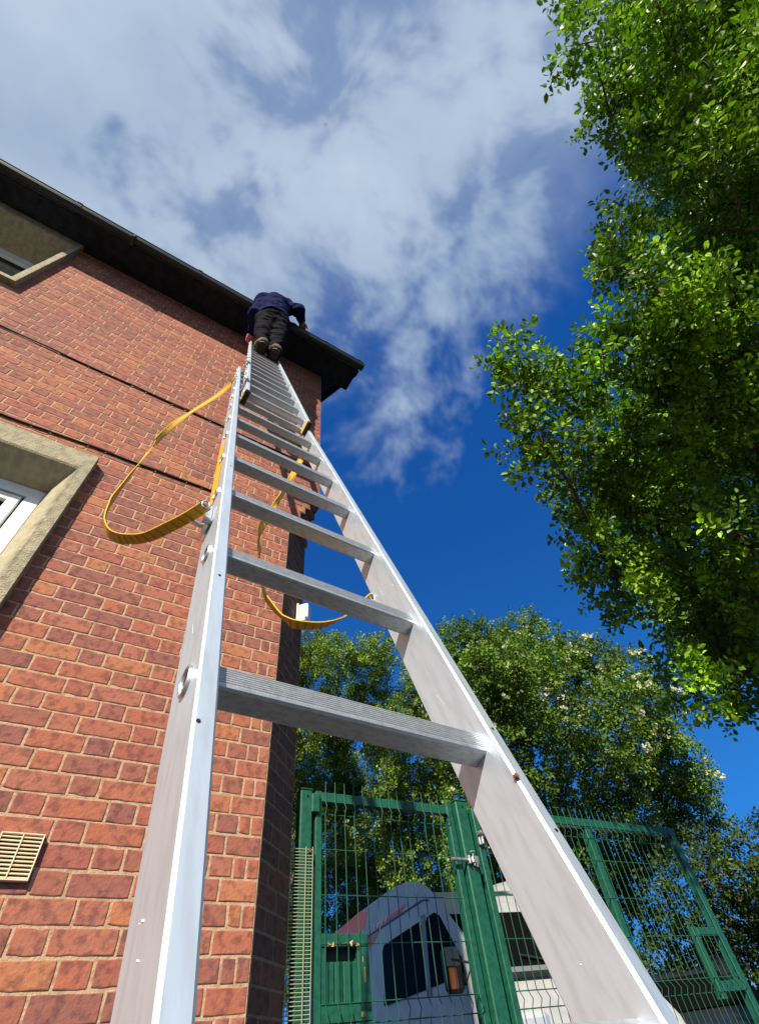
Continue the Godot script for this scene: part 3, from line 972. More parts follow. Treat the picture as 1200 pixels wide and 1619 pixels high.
# webbing: a thin woven band that follows a curve and turns about it
func strap(pts: Array, turns: Array, label: String) -> void:
	var root := thing("webbing_strap", label, "strap", Vector3.ZERO, 0.0, "yellow straps on the ladder")
	var c := Curve3D.new()
	var m := pts.size()
	for i in m:
		var tn: Vector3 = (pts[mini(i + 1, m - 1)] - pts[maxi(i - 1, 0)]) / 6.0
		c.add_point(pts[i], -tn, tn)
	var total := c.get_baked_length()
	var at := PackedFloat32Array()
	for p in pts:
		at.push_back(c.get_closest_offset(p))
	var steps := 240
	var mb := MB.new()
	var eb := MB.new()
	var prev := []
	var half := 0.0108
	for s in steps + 1:
		var o := total * s / steps
		var p := c.sample_baked(o, true)
		var d := (c.sample_baked(minf(o + 0.01, total), true) - c.sample_baked(maxf(o - 0.01, 0.0), true)).normalized()
		var i := 0
		while i < m - 2 and at[i + 1] < o:
			i += 1
		var f := clampf((o - at[i]) / maxf(at[i + 1] - at[i], 0.001), 0.0, 1.0)
		var turn: float = lerpf(turns[i], turns[i + 1], smoothstep(0.0, 1.0, f))
		# at turn 0 the band lies flat, its face towards the ground
		var side := d.cross(Vector3.UP)
		if side.length() < 0.15:
			side = Vector3.RIGHT
		side = side.normalized()
		var nn := side.cross(d).normalized()
		var x := side * cos(turn) + nn * sin(turn)
		var nrm := x.cross(d).normalized()
		var row := []
		for k in 7:
			var g := (k - 3) / 3.0
			row.push_back(p + x * half * g + nrm * (0.0010 + 0.0006 * (1.0 - g * g)))
		for k in 7:
			var g := (3 - k) / 3.0
			row.push_back(p + x * half * g - nrm * 0.0010)
		if s > 0:
			for k in 14:
				var l := (k + 1) % 14
				mb.quad(prev[k], prev[l], row[l], row[k])
			# dark stitched line near either edge, and coarse weft on the under side
			for k in [1, 5]:
				var b0: Vector3 = prev[k]
				var b1: Vector3 = row[k]
				eb.quad(b0 - x * 0.0009 + nrm * 0.0007, b0 + x * 0.0009 + nrm * 0.0007, b1 + x * 0.0009 + nrm * 0.0007, b1 - x * 0.0009 + nrm * 0.0007)
			if s % 2 == 0:
				var q := p - nrm * 0.0018
				eb.quad(q - x * half * 0.8 - d * 0.0012, q + x * half * 0.8 - d * 0.0012, q + x * half * 0.8 + d * 0.0012, q - x * half * 0.8 + d * 0.0012)
		prev = row
	part("webbing", mb.mesh(), M.strap, root)
	part("stitching", eb.mesh(), M.strap_edge, root)
	# sewn end eyes
	for e in [0, m - 1]:
		var q: Vector3 = pts[e]
		var rb := MB.new()
		var ring := PackedVector3Array()
		for i in 13:
			var a := TAU * i / 12.0
			ring.push_back(q + Vector3(cos(a) * 0.006, sin(a) * 0.008, 0.002))
		rb.tube(ring, PackedFloat32Array([0.002]), 6, false)
		part("end_ring", rb.mesh(), M.steel, root)


# ---------------------------------------------------------------- person
# Limbs as tapered capsules joined with a smooth minimum, meshed as surface nets. Each bone: [a, b, ra, rb, colour, blend]
func skin(mb: MB, bones: Array, cell: float, rough: float) -> void:
	var lo := Vector3.ONE * 1e9
	var hi := Vector3.ONE * -1e9
	for b in bones:
		var rr := maxf(b[2], b[3]) + cell * 4.0
		for e in 2:
			lo = lo.min(b[e] - Vector3.ONE * rr)
			hi = hi.max(b[e] + Vector3.ONE * rr)
	var nx := int((hi.x - lo.x) / cell) + 2
	var ny := int((hi.y - lo.y) / cell) + 2
	var nz := int((hi.z - lo.z) / cell) + 2
	var f := PackedFloat32Array()
	f.resize(nx * ny * nz)
	f.fill(9.0)
	var who := PackedInt32Array()
	who.resize(nx * ny * nz)
	var best := PackedFloat32Array()
	best.resize(nx * ny * nz)
	best.fill(9.0)
	var fold := noise(9.0, 3, 31)
	for bi in bones.size():
		var b: Array = bones[bi]
		var pa: Vector3 = b[0]
		var pb: Vector3 = b[1]
		var kk: float = b[5]
		var rr := maxf(b[2], b[3]) + kk + cell * 3.0
		var l := ((pa.min(pb) - Vector3.ONE * rr - lo) / cell).floor()
		var h := ((pa.max(pb) + Vector3.ONE * rr - lo) / cell).ceil()
		var ab := pb - pa
		var ll := maxf(ab.length_squared(), 1e-9)
		for z in range(maxi(0, int(l.z)), mini(nz, int(h.z) + 1)):
			for y in range(maxi(0, int(l.y)), mini(ny, int(h.y) + 1)):
				for x in range(maxi(0, int(l.x)), mini(nx, int(h.x) + 1)):
					var p := lo + Vector3(x, y, z) * cell
					var t := clampf((p - pa).dot(ab) / ll, 0.0, 1.0)
					var d: float = p.distance_to(pa + ab * t) - lerpf(b[2], b[3], t)
					if rough > 0.0:
						d += fold.get_noise_3d(p.x * 0.8, p.y * 1.6, p.z * 0.8) * rough
					var i := x + nx * (y + ny * z)
					if d < best[i]:
						best[i] = d
						who[i] = bi
					var o := f[i]
					var hh := maxf(kk - absf(o - d), 0.0) / kk
					f[i] = minf(o, d) - hh * hh * kk * 0.25
	var vert := {}
	var pos := PackedVector3Array()
	var nor := PackedVector3Array()
	var cols := PackedColorArray()
	var sx := 1
	var sy := nx
	var sz := nx * ny
	for z in nz - 1:
		for y in ny - 1:
			for x in nx - 1:
				var i := x + nx * (y + ny * z)
				var inside := 0
				for c in 8:
					if f[i + (c & 1) * sx + ((c >> 1) & 1) * sy + ((c >> 2) & 1) * sz] < 0.0:
						inside += 1
				if inside == 0 or inside == 8:
					continue
				var sum := Vector3.ZERO
				var cnt := 0
				for c in 8:
					for ax in 3:
						if (c >> ax) & 1:
							continue
						var c2 := c | (1 << ax)
						var v1 := f[i + (c & 1) * sx + ((c >> 1) & 1) * sy + ((c >> 2) & 1) * sz]
						var v2 := f[i + (c2 & 1) * sx + ((c2 >> 1) & 1) * sy + ((c2 >> 2) & 1) * sz]
						if (v1 < 0.0) != (v2 < 0.0):
							var q := Vector3(c & 1, (c >> 1) & 1, (c >> 2) & 1)
							q[ax] += v1 / (v1 - v2)
							sum += q
							cnt += 1
				vert[i] = pos.size()
				pos.push_back(lo + (Vector3(x, y, z) + sum / cnt) * cell)
				var g := Vector3(f[i + sx] - f[i] + f[i + sx + sy + sz] - f[i + sy + sz], f[i + sy] - f[i] + f[i + sx + sy + sz] - f[i + sx + sz], f[i + sz] - f[i] + f[i + sx + sy + sz] - f[i + sx + sy])
				nor.push_back(g.normalized())
				cols.push_back(bones[who[i]][4])
	for z in range(1, nz - 1):
		for y in range(1, ny - 1):
			for x in range(1, nx - 1):
				var i := x + nx * (y + ny * z)
				for ax in 3:
					var st: int = [sx, sy, sz][ax]
					if (f[i] < 0.0) == (f[i + st] < 0.0):
						continue
					var o1: int = [sy, sz, sx][ax]
					var o2: int = [sz, sx, sy][ax]
					if not (vert.has(i) and vert.has(i - o1) and vert.has(i - o2) and vert.has(i - o1 - o2)):
						continue
					var q := [vert[i - o1 - o2], vert[i - o2], vert[i], vert[i - o1]]
					if f[i] >= 0.0:
						q.reverse()
					for tr in [[0, 1, 2], [0, 2, 3]]:
						var a: int = q[tr[0]]
						var b: int = q[tr[1]]
						var d: int = q[tr[2]]
						mb.col = cols[a]
						mb.tris(pos[a], pos[b], pos[d], nor[a], nor[b], nor[d])


func hand_bones(wrist: Vector3, dir: Vector3, palm: Vector3, thumb_side: float, curl: float, col: Color) -> Array: # palm: the way the palm faces
	var side := dir.cross(palm).normalized()
	var o := []
	var kn := wrist + dir * 0.095
	o.push_back([wrist, wrist + dir * 0.045, 0.024, 0.028, col, 0.01])
	for i in 4:
		var s := (i - 1.5) * 0.021
		var base := kn + side * s - dir * absf(i - 1.3) * 0.006
		o.push_back([wrist + dir * 0.02 + side * s * 0.6, base, 0.015, 0.0125, col, 0.012])
		var l: float = [0.040, 0.045, 0.042, 0.033][i if thumb_side < 0 else 3 - i]
		var d := dir
		var p := base
		for seg in 3:
			d = (d * cos(curl) + palm * sin(curl)).normalized()
			var e: Vector3 = p + d * l * [1.0, 0.65, 0.5][seg]
			o.push_back([p, e, 0.0105 - seg * 0.0012, 0.0095 - seg * 0.0012, col, 0.004])
			p = e
	var tb := wrist + dir * 0.03 + side * thumb_side * 0.026
	var td := (dir * 0.7 + side * thumb_side * 0.75 + palm * 0.45).normalized()
	o.push_back([tb, tb + td * 0.045, 0.014, 0.012, col, 0.01])
	o.push_back([tb + td * 0.045, tb + td * 0.045 + (td + dir * 0.6 + palm * 0.5).normalized() * 0.036, 0.0115, 0.0095, col, 0.004])
	return o


func build_person() -> void:
	var root := thing("person", "person in navy jacket and dark trousers standing high on the ladder, bent over the gutter", "person")
	var navy := Color8(30, 35, 72).srgb_to_linear()
	var trou := Color8(30, 30, 36).srgb_to_linear()
	var boot := Color8(40, 34, 30).srgb_to_linear()
	var hide := Color8(120, 104, 84).srgb_to_linear()
	var flesh := Color8(226, 150, 136).srgb_to_linear()
	var hair := Color8(70, 56, 44).srgb_to_linear()
	var b := []
	var hl := k3(-0.645, 5.07, 0.475)
	var hr := k3(-0.495, 5.12, 0.485)
	var kl := k3(-0.655, 4.63, 0.49)
	var kr := k3(-0.497, 4.63, 0.50)
	var al := k3(-0.632, 4.27, 0.515)
	var ar := k3(-0.502, 4.26, 0.52)
	var waist := k3(-0.585, 5.27, 0.49)
	var chest := k3(-0.600, 5.52, 0.49)
	var sl := k3(-0.735, 5.56, 0.475)
	var sr := k3(-0.490, 5.74, 0.505)
	# trousers
	b.push_back([hl, hr, 0.115, 0.112, trou, 0.05])
	b.push_back([(hl + hr) * 0.5, waist, 0.13, 0.125, trou, 0.05])
	b.push_back([hl, kl, 0.105, 0.078, trou, 0.03])
	b.push_back([hr, kr, 0.105, 0.078, trou, 0.03])
	b.push_back([kl, al, 0.078, 0.062, trou, 0.03])
	b.push_back([kr, ar, 0.078, 0.062, trou, 0.03])
	# jacket, its hem flared over the waist
	b.push_back([k3(-0.578, 5.24, 0.49), chest, 0.150, 0.165, navy, 0.05])
	b.push_back([chest, k3(-0.605, 5.66, 0.475), 0.165, 0.13, navy, 0.05])
	b.push_back([sl, sr, 0.098, 0.098, navy, 0.06])
	# arms
	var el := k3(-0.785, 5.25, 0.42)
	var wl := k3(-0.735, 5.19, 0.245)
	var er := k3(-0.350, 5.60, 0.60)
	var wr := k3(-0.265, 5.70, 0.475)
	b.push_back([sl, el, 0.078, 0.064, navy, 0.04])
	b.push_back([el, wl, 0.064, 0.046, navy, 0.03])
	b.push_back([sr, er, 0.080, 0.066, navy, 0.04])
	b.push_back([er, wr, 0.064, 0.048, navy, 0.03])
	# neck and head, bowed over the roof edge
	var neck := k3(-0.600, 5.75, 0.43)
	var head := k3(-0.590, 5.86, 0.33)
	b.push_back([k3(-0.6, 5.66, 0.46), neck, 0.066, 0.058, flesh, 0.03])
	b.push_back([head + Vector3(0, 0.03, 0.02), head + Vector3(0, -0.03, -0.035), 0.092, 0.082, flesh, 0.03])
	b.push_back([head + Vector3(0, 0.045, 0.03), head + Vector3(0, 0.05, -0.01), 0.093, 0.088, hair, 0.02])
	b.push_back([head + Vector3(0, -0.02, -0.12), head + Vector3(0, -0.045, -0.128), 0.014, 0.018, flesh, 0.02])
	# boots with a pale collar
	for s in [[al, -0.632], [ar, -0.502]]:
		var a: Vector3 = s[0]
		b.push_back([a + Vector3(0, 0.005, 0.012), a + Vector3(0, -0.03, 0.012), 0.057, 0.058, hide, 0.012])
		b.push_back([Vector3(s[1], 4.205 + GY, 0.545), Vector3(s[1], 4.20 + GY, 0.42), 0.050, 0.050, boot, 0.03])
		b.push_back([Vector3(s[1], 4.20 + GY, 0.42), Vector3(s[1], 4.19 + GY, 0.335), 0.050, 0.042, boot, 0.03])
	var mb := MB.new()
	skin(mb, b, 0.016, 0.022)
	# hands, each on a finer grid
	skin(mb, hand_bones(wr, (k3(-0.215, 5.69, 0.405) - wr).normalized(), Vector3(0, -1, -0.25).normalized(), -1.0, 0.45, flesh), 0.005, 0.0)
	var pink := Color8(240, 140, 140).srgb_to_linear()
	skin(mb, hand_bones(wl, (k3(-0.715, 5.19, 0.15) - wl).normalized(), Vector3(0.6, -0.75, 0).normalized(), 1.0, 0.75, pink), 0.005, 0.0)
	var skinm := mat(Color.WHITE, 0.85)
	skinm.vertex_color_use_as_albedo = true
	skinm.metallic_specular = 0.12
	skinm.normal_enabled = true
	skinm.normal_texture = relief(256, 0.02, 4, 6.0, 91)
	skinm.normal_scale = 0.4
	skinm.uv1_triplanar = true
	skinm.uv1_scale = Vector3.ONE * 3.0
	part("body", mb.mesh(), skinm, root)
	for s in [-0.632, -0.502]:
		var sb := MB.new()
		var sole := PackedVector2Array()
		for q in [[-0.036, -0.035], [0.0, -0.05], [0.036, -0.035], [0.038, 0.05], [0.047, 0.16], [0.04, 0.225], [0.0, 0.25], [-0.04, 0.225], [-0.047, 0.16], [-0.038, 0.05]]:
			sole.push_back(Vector2(q[0], q[1]))
		sb.extrude(sole, Transform3D(Basis(Vector3.RIGHT, Vector3.FORWARD, Vector3.UP), Vector3(s, 4.146 + GY, 0.552)), 0.02)
		for i in 7:
			sb.box(tf(s, 4.144 + GY, 0.575 - i * 0.04), Vector3(0.066, 0.012, 0.02), 0.002)
		part("boot_sole", sb.mesh(), M.black_plastic, root)
	# hem of the jacket
	var hem := MB.new()
	var rows := []
	for ring in [[5.15, 0.166], [5.19, 0.166], [5.24, 0.160], [5.30, 0.152]]:
		var row := PackedVector3Array()
		for i in 25:
			var a := TAU * i / 24.0
			var wob := 1.0 + sin(a * 3.0) * 0.03 + sin(a * 7.0) * 0.02
			row.push_back(k3(-0.578 + cos(a) * ring[1] * wob, ring[0] + cos(a) * 0.03, 0.488 + sin(a) * ring[1] * 0.92 * wob))
		rows.push_back(row)
	hem.grid(rows, true)
	var hm := mat(Color8(30, 35, 72), 0.85)
	hm.metallic_specular = 0.12
	part("jacket_hem", hem.mesh(), hm, root)


# ---------------------------------------------------------------- fence and gate
func post(s: float, w: float, top: float, label: String) -> void:
	var o := thing("gate_post", label, "gate post", gate_at(s, 0, 0), -0.06, "green steel posts of the gateway")
	var mb := MB.new()
	mb.box(tf(0, top * 0.5, 0), Vector3(w, top, w), 0.006)
	part("post", mb.mesh(), M.green, o)
	mb = MB.new()
	mb.box(tf(0, top + 0.003, 0), Vector3(w + 0.004, 0.008, w + 0.004), 0.003)
	part("post_cap", mb.mesh(), M.green, o)
	mb = MB.new()
	mb.tube(PackedVector3Array([Vector3(0.004, top - 0.03, w * 0.5 - 0.001), Vector3(0.004, top - 0.03, w * 0.5 + 0.004)]), PackedFloat32Array([0.006]), 8)
	part("bolt", mb.mesh(), M.black_plastic, o)


func gate_at(s: float, y: float, z: float) -> Vector3:
	return Vector3(0.30, 0, -0.29) + Basis(Vector3.UP, -0.06) * Vector3(s, y, z)


func wire_mesh(top: float, foot: float) -> ArrayMesh: # an upright wire, cranked where the panel is folded
	var p := PackedVector3Array()
	for q in [[foot, 0], [0.18, 0], [0.225, 0.022], [0.27, 0], [GY - 0.028, 0], [GY + 0.004, 0.022], [GY + 0.036, 0], [GY + 0.735, 0], [GY + 0.765, 0.02], [GY + 0.797, 0.002], [top, 0.004]]:
		p.push_back(Vector3(0, q[0], q[1]))
	var mb := MB.new()
	mb.tube(p, PackedFloat32Array([0.0024]), 6)
	return mb.mesh()


func rod(l: float, r: float) -> ArrayMesh: # along x from 0
	var mb := MB.new()
	mb.tube(PackedVector3Array([Vector3.ZERO, Vector3(l, 0, 0)]), PackedFloat32Array([r]), 6)
	return mb.mesh()


func build_gate() -> void:
	post(0.033, 0.066, 0.842 + GY, "green steel gate post beside the shaded brick corner")
	post(1.044, 0.082, 0.868 + GY, "wide green steel gate post between the gate leaf and the fence panel")
	# leaf
	var g := thing("gate", "green mesh gate leaf with a lock box, beside the corner of the house", "gate", gate_at(0, 0, 0), -0.06)
	var mb := MB.new()
	var bar := func(called: String, x0: float, y0: float, x1: float, y1: float, d: float, root: Node3D) -> void:
		var q := MB.new()
		q.box(tf((x0 + x1) * 0.5, (y0 + y1) * 0.5 + GY, 0), Vector3(x1 - x0, y1 - y0, d), 0.004)
		part(called, q.mesh(), M.green, root)
	bar.call("top_rail", 0.125, 0.795, 0.942, 0.842, 0.045, g)
	bar.call("stile", 0.088, -0.86, 0.125, 0.845, 0.05, g)
	bar.call("stile", 0.942, -0.86, 0.982, 0.862, 0.05, g)
	bar.call("bottom_rail", 0.125, -0.86, 0.942, -0.81, 0.045, g)
	mb.box(tf(0.083, 0.78 + GY, 0.018), Vector3(0.046, 0.092, 0.05), 0.005)
	part("hinge_cover", mb.mesh(), M.green, g)
	var w := wire_mesh(0.893 + GY, 0.1)
	for i in 15:
		part("wire", w, M.wire, g, tf(0.142 + i * 0.0565, 0, 0.027))
	var hz := rod(0.85, 0.0026)
	for y in [0.735, 0.797, 0.579, 0.396, 0.223, 0.036, -0.026, -0.2, -0.4, -0.6, -0.8]:
		part("cross_wire", hz, M.wire, g, tf(0.112, y + GY, 0.022))
	# lock box
	var lk := MB.new()
	lk.box(tf(0.238, 0.236 + GY, 0.0), Vector3(0.250, 0.046, 0.044), 0.003)
	var box := part("lock_box", lk.mesh(), M.green, g)
	for q in [[0.333, 0.108, 0.058, 0.21, 0.044], [0.132, 0.108, 0.03, 0.21, 0.036], [0.238, 0.008, 0.25, 0.058, 0.044]]:
		lk = MB.new()
		lk.box(tf(q[0], q[1] + GY, -0.001), Vector3(q[2], q[3], q[4]), 0.003)
		part("frame_bar", lk.mesh(), M.green, box)
	for i in 4:
		lk = MB.new()
		lk.box(tf(0.177 + i * 0.0405, 0.1 + GY, -0.008), Vector3(0.036, 0.136, 0.018), 0.003)
		part("slat", lk.mesh(), M.green, box)
	lk = MB.new()
	lk.box(tf(0.226, 0.19 + GY, -0.024), Vector3(0.16, 0.06, 0.004))
	lk.box(tf(0.226, 0.1 + GY, -0.024), Vector3(0.16, 0.14, 0.004))
	part("back_plate", lk.mesh(), M.black_plastic, box)
	lk = MB.new()
	var r := RandomNumberGenerator.new()
	r.seed = 15
	for i in 16:
		var p := Vector3(0.155 + r.randf() * 0.13 + (0.02 if i > 12 else 0.0), 0.262 + GY - 0.045 + r.randf() * 0.012, 0.026 + r.randf() * 0.006)
		var b := Basis.from_euler(Vector3(r.randf() * 6, r.randf() * 6, r.randf() * 6))
		var s := r.randf_range(0.006, 0.013)
		lk.tri(p + b * Vector3(-s, 0, 0), p + b * Vector3(s, -s * 0.6, 0.002), p + b * Vector3(0.2 * s, s * 0.8, 0))
	part("dead_leaves", lk.mesh(), M.dead_leaf, box).set_meta("kind", "stuff")
	lk = MB.new()
	for q in [[0.32, 0.0, 0.022, 0.016], [0.335, 0.12, 0.006, 0.05], [0.328, 0.17, 0.005, 0.02], [0.17, 0.218, 0.03, 0.006]]:
		lk.box(tf(q[0], q[1] + GY, 0.0225), Vector3(q[2], q[3], 0.0015), 0.0005)
	part("moss", lk.mesh(), M.moss, box).set_meta("kind", "stuff")
	# slide bolt across to the post
	mb = MB.new()
	mb.tube(PackedVector3Array([Vector3(0.893, 0.562 + GY, 0.05), Vector3(1.03, 0.562 + GY, 0.05)]), PackedFloat32Array([0.0085]), 10)
	var bolt := part("slide_bolt", mb.mesh(), M.steel, g)
	mb = MB.new()
	mb.box(tf(1.052, 0.562 + GY, 0.052), Vector3(0.046, 0.034, 0.03), 0.005)
	mb.box(tf(1.012, 0.562 + GY, 0.048), Vector3(0.012, 0.042, 0.036), 0.003)
	part("keeper", mb.mesh(), M.steel, bolt)
	mb = MB.new()
	mb.tube(PackedVector3Array([Vector3(1.043, 0.535 + GY, 0.058), Vector3(1.043, 0.598 + GY, 0.058)]), PackedFloat32Array([0.005]), 6)
	mb.box(tf(1.043, 0.600 + GY, 0.058), Vector3(0.026, 0.008, 0.02), 0.002)
	mb.tube(PackedVector3Array([Vector3(1.06, 0.53 + GY, 0.06), Vector3(1.06, 0.545 + GY, 0.068)]), PackedFloat32Array([0.009]), 8)
	part("nut", mb.mesh(), M.steel, bolt)
	# fence panel to the right
	var f := thing("fence_panel", "wide green mesh fence panel in a box frame, right of the ladder", "fence", gate_at(0, 0, 0), -0.06)
	bar.call("top_rail", 1.172, 0.802, 3.005, 0.852, 0.05, f)
	bar.call("stile", 1.130, -0.9, 1.172, 0.845, 0.05, f)
	bar.call("stile", 3.005, -0.9, 3.062, 0.853, 0.05, f)
	bar.call("bottom_rail", 1.172, -0.9, 3.005, -0.85, 0.05, f)
	bar.call("upright", 2.092, -0.85, 2.146, 0.802, 0.044, f)
	bar.call("crosspiece", 2.80, 0.232, 3.005, 0.272, 0.046, f)
	bar.call("crosspiece", 2.80, -0.03, 3.005, 0.02, 0.046, f)
	bar.call("lock_stile", 2.755, -0.06, 2.80, 0.276, 0.046, f)
	var w2 := wire_mesh(0.905 + GY, 0.06)
	for i in 33:
		part("wire", w2, M.wire, f, tf(1.186 + i * 0.0565, 0, 0.028))
	var hz2 := rod(1.9, 0.0026)
	for y in [0.735, 0.797, 0.609, 0.414, 0.23, 0.036, -0.026, -0.2, -0.4, -0.6, -0.8]:
		part("cross_wire", hz2, M.wire, f, tf(1.142, y + GY, 0.023))
	mb = MB.new()
	mb.box(tf(1.135, 0.672 + GY, 0.034), Vector3(0.02, 0.06, 0.022), 0.003)
	mb.tube(PackedVector3Array([Vector3(1.118, 0.70 + GY, 0.05), Vector3(1.18, 0.70 + GY, 0.05)]), PackedFloat32Array([0.011]), 10)
	mb.tube(PackedVector3Array([Vector3(1.15, 0.65 + GY, 0.045), Vector3(1.15, 0.715 + GY, 0.045)]), PackedFloat32Array([0.008]), 8)
	part("hinge", mb.mesh(), M.steel, f)
	# dense infill between the wall and the post
	var q := thing("infill_panel", "narrow panel of dense horizontal wires between the house corner and the gate post", "fence", gate_at(0, 0, 0), -0.06)
	var hz3 := rod(0.20, 0.0021)
	for i in 119:
		part("wire", hz3, M.mesh_wire, q, tf(-0.132, 0.02 + i * 0.0127, 0.042))
	mb = MB.new()
	mb.tube(PackedVector3Array([Vector3(0, 0.015, 0), Vector3(0, 0.579 + GY, 0)]), PackedFloat32Array([0.0022]), 6)
	var vw := mb.mesh()
	for s in [0.066, 0.031, -0.045, -0.121]:
		part("upright_wire", vw, M.mesh_wire, q, tf(s, 0, 0.046))
	mb = MB.new()
	for y in [0.562, -0.02, -0.6]:
		mb.tube(PackedVector3Array([Vector3(0.05, y + GY, 0.036), Vector3(0.05, y + GY, 0.052)]), PackedFloat32Array([0.0075]), 8)
	part("bolt", mb.mesh(), M.rust, q)


# ---------------------------------------------------------------- vehicles
# A body shell: the side profile (forward, up) carried across the width and drawn in at the flanks
func shell(profile: PackedVector2Array, half: float, rnd: float, lean: float) -> MB:
	var mb := MB.new()
	var m := profile.size()
	var rows := []
	var st := []
	for k in 6: # a quarter round from the flank into the roof
		var q := PI * 0.5 * k / 5.0
		st.push_back([-half + rnd * 2.0 * (1.0 - cos(q)), rnd * (1.0 - sin(q))])
	for k in range(5, -1, -1):
		st.push_back([-st[k][0], st[k][1]])
	for s in st:
		var row := PackedVector3Array()
		for i in m + 1:
			var a := profile[(i + m - 1) % m]
			var b := profile[i % m]
			var c := profile[(i + 1) % m]
			var n0 := (b - a).normalized().orthogonal()
			var n1 := (c - b).normalized().orthogonal()
			var nn := (n0 + n1).normalized()
			var p: Vector2 = b + nn * s[1] # orthogonal() of a counter-clockwise outline points inwards
			row.push_back(Vector3(s[0] * (1.0 - maxf(0.0, p.y - 1.15) * lean), p.y, p.x))
		rows.push_back(row)
	mb.grid(rows)
	for e in [0, rows.size() - 1]:
		var ctr := Vector3.ZERO
		var row: PackedVector3Array = rows[e]
		var flat2 := PackedVector2Array()
		for i in m:
			flat2.push_back(Vector2(row[i].z, row[i].y))
		var ix := Geometry2D.triangulate_polygon(flat2)
		for k in range(0, ix.size(), 3):
			mb.face([row[ix[k]], row[ix[k + 1]], row[ix[k + 2]]], Vector3(0, 1, row[ix[k]].z))
	return mb


func side_panel(poly: PackedVector2Array, half: float, lean: float, side: float, proud: float) -> ArrayMesh: # a flush panel on the flank
	var mb := MB.new()
	var ix := Geometry2D.triangulate_polygon(poly)
	var at := func(p: Vector2, o: float) -> Vector3:
		return Vector3(side * (half * (1.0 - maxf(0.0, p.y - 1.15) * lean) + o), p.y, p.x)
	for k in range(0, ix.size(), 3):
		mb.face([at.call(poly[ix[k]], proud), at.call(poly[ix[k + 1]], proud), at.call(poly[ix[k + 2]], proud)], Vector3(0, poly[ix[k]].y, poly[ix[k]].x))
	for i in poly.size():
		var l := (i + 1) % poly.size()
		mb.quad(at.call(poly[i], proud), at.call(poly[l], proud), at.call(poly[l], -0.03), at.call(poly[i], -0.03))
	return mb.mesh()


func v2(a: Array) -> PackedVector2Array:
	var o := PackedVector2Array()
	for i in range(0, a.size(), 2):
		o.push_back(Vector2(a[i], a[i + 1]))
	return o


func wheel(root: Node3D, x: float, z: float, r: float) -> void:
	var s := signf(x)
	var mb := MB.new()
	mb.tube(PackedVector3Array([Vector3(x - s * 0.2, r, z), Vector3(x - s * 0.18, r, z), Vector3(x - s * 0.03, r, z), Vector3(x, r, z)]), PackedFloat32Array([r - 0.03, r, r, r - 0.03]), 20)
	var w := part("wheel", mb.mesh(), M.tyre, root)
	mb = MB.new()
	mb.tube(PackedVector3Array([Vector3(x - s * 0.02, r, z), Vector3(x + s * 0.006, r, z)]), PackedFloat32Array([r * 0.62]), 16)
	part("rim", mb.mesh(), M.steel, w)


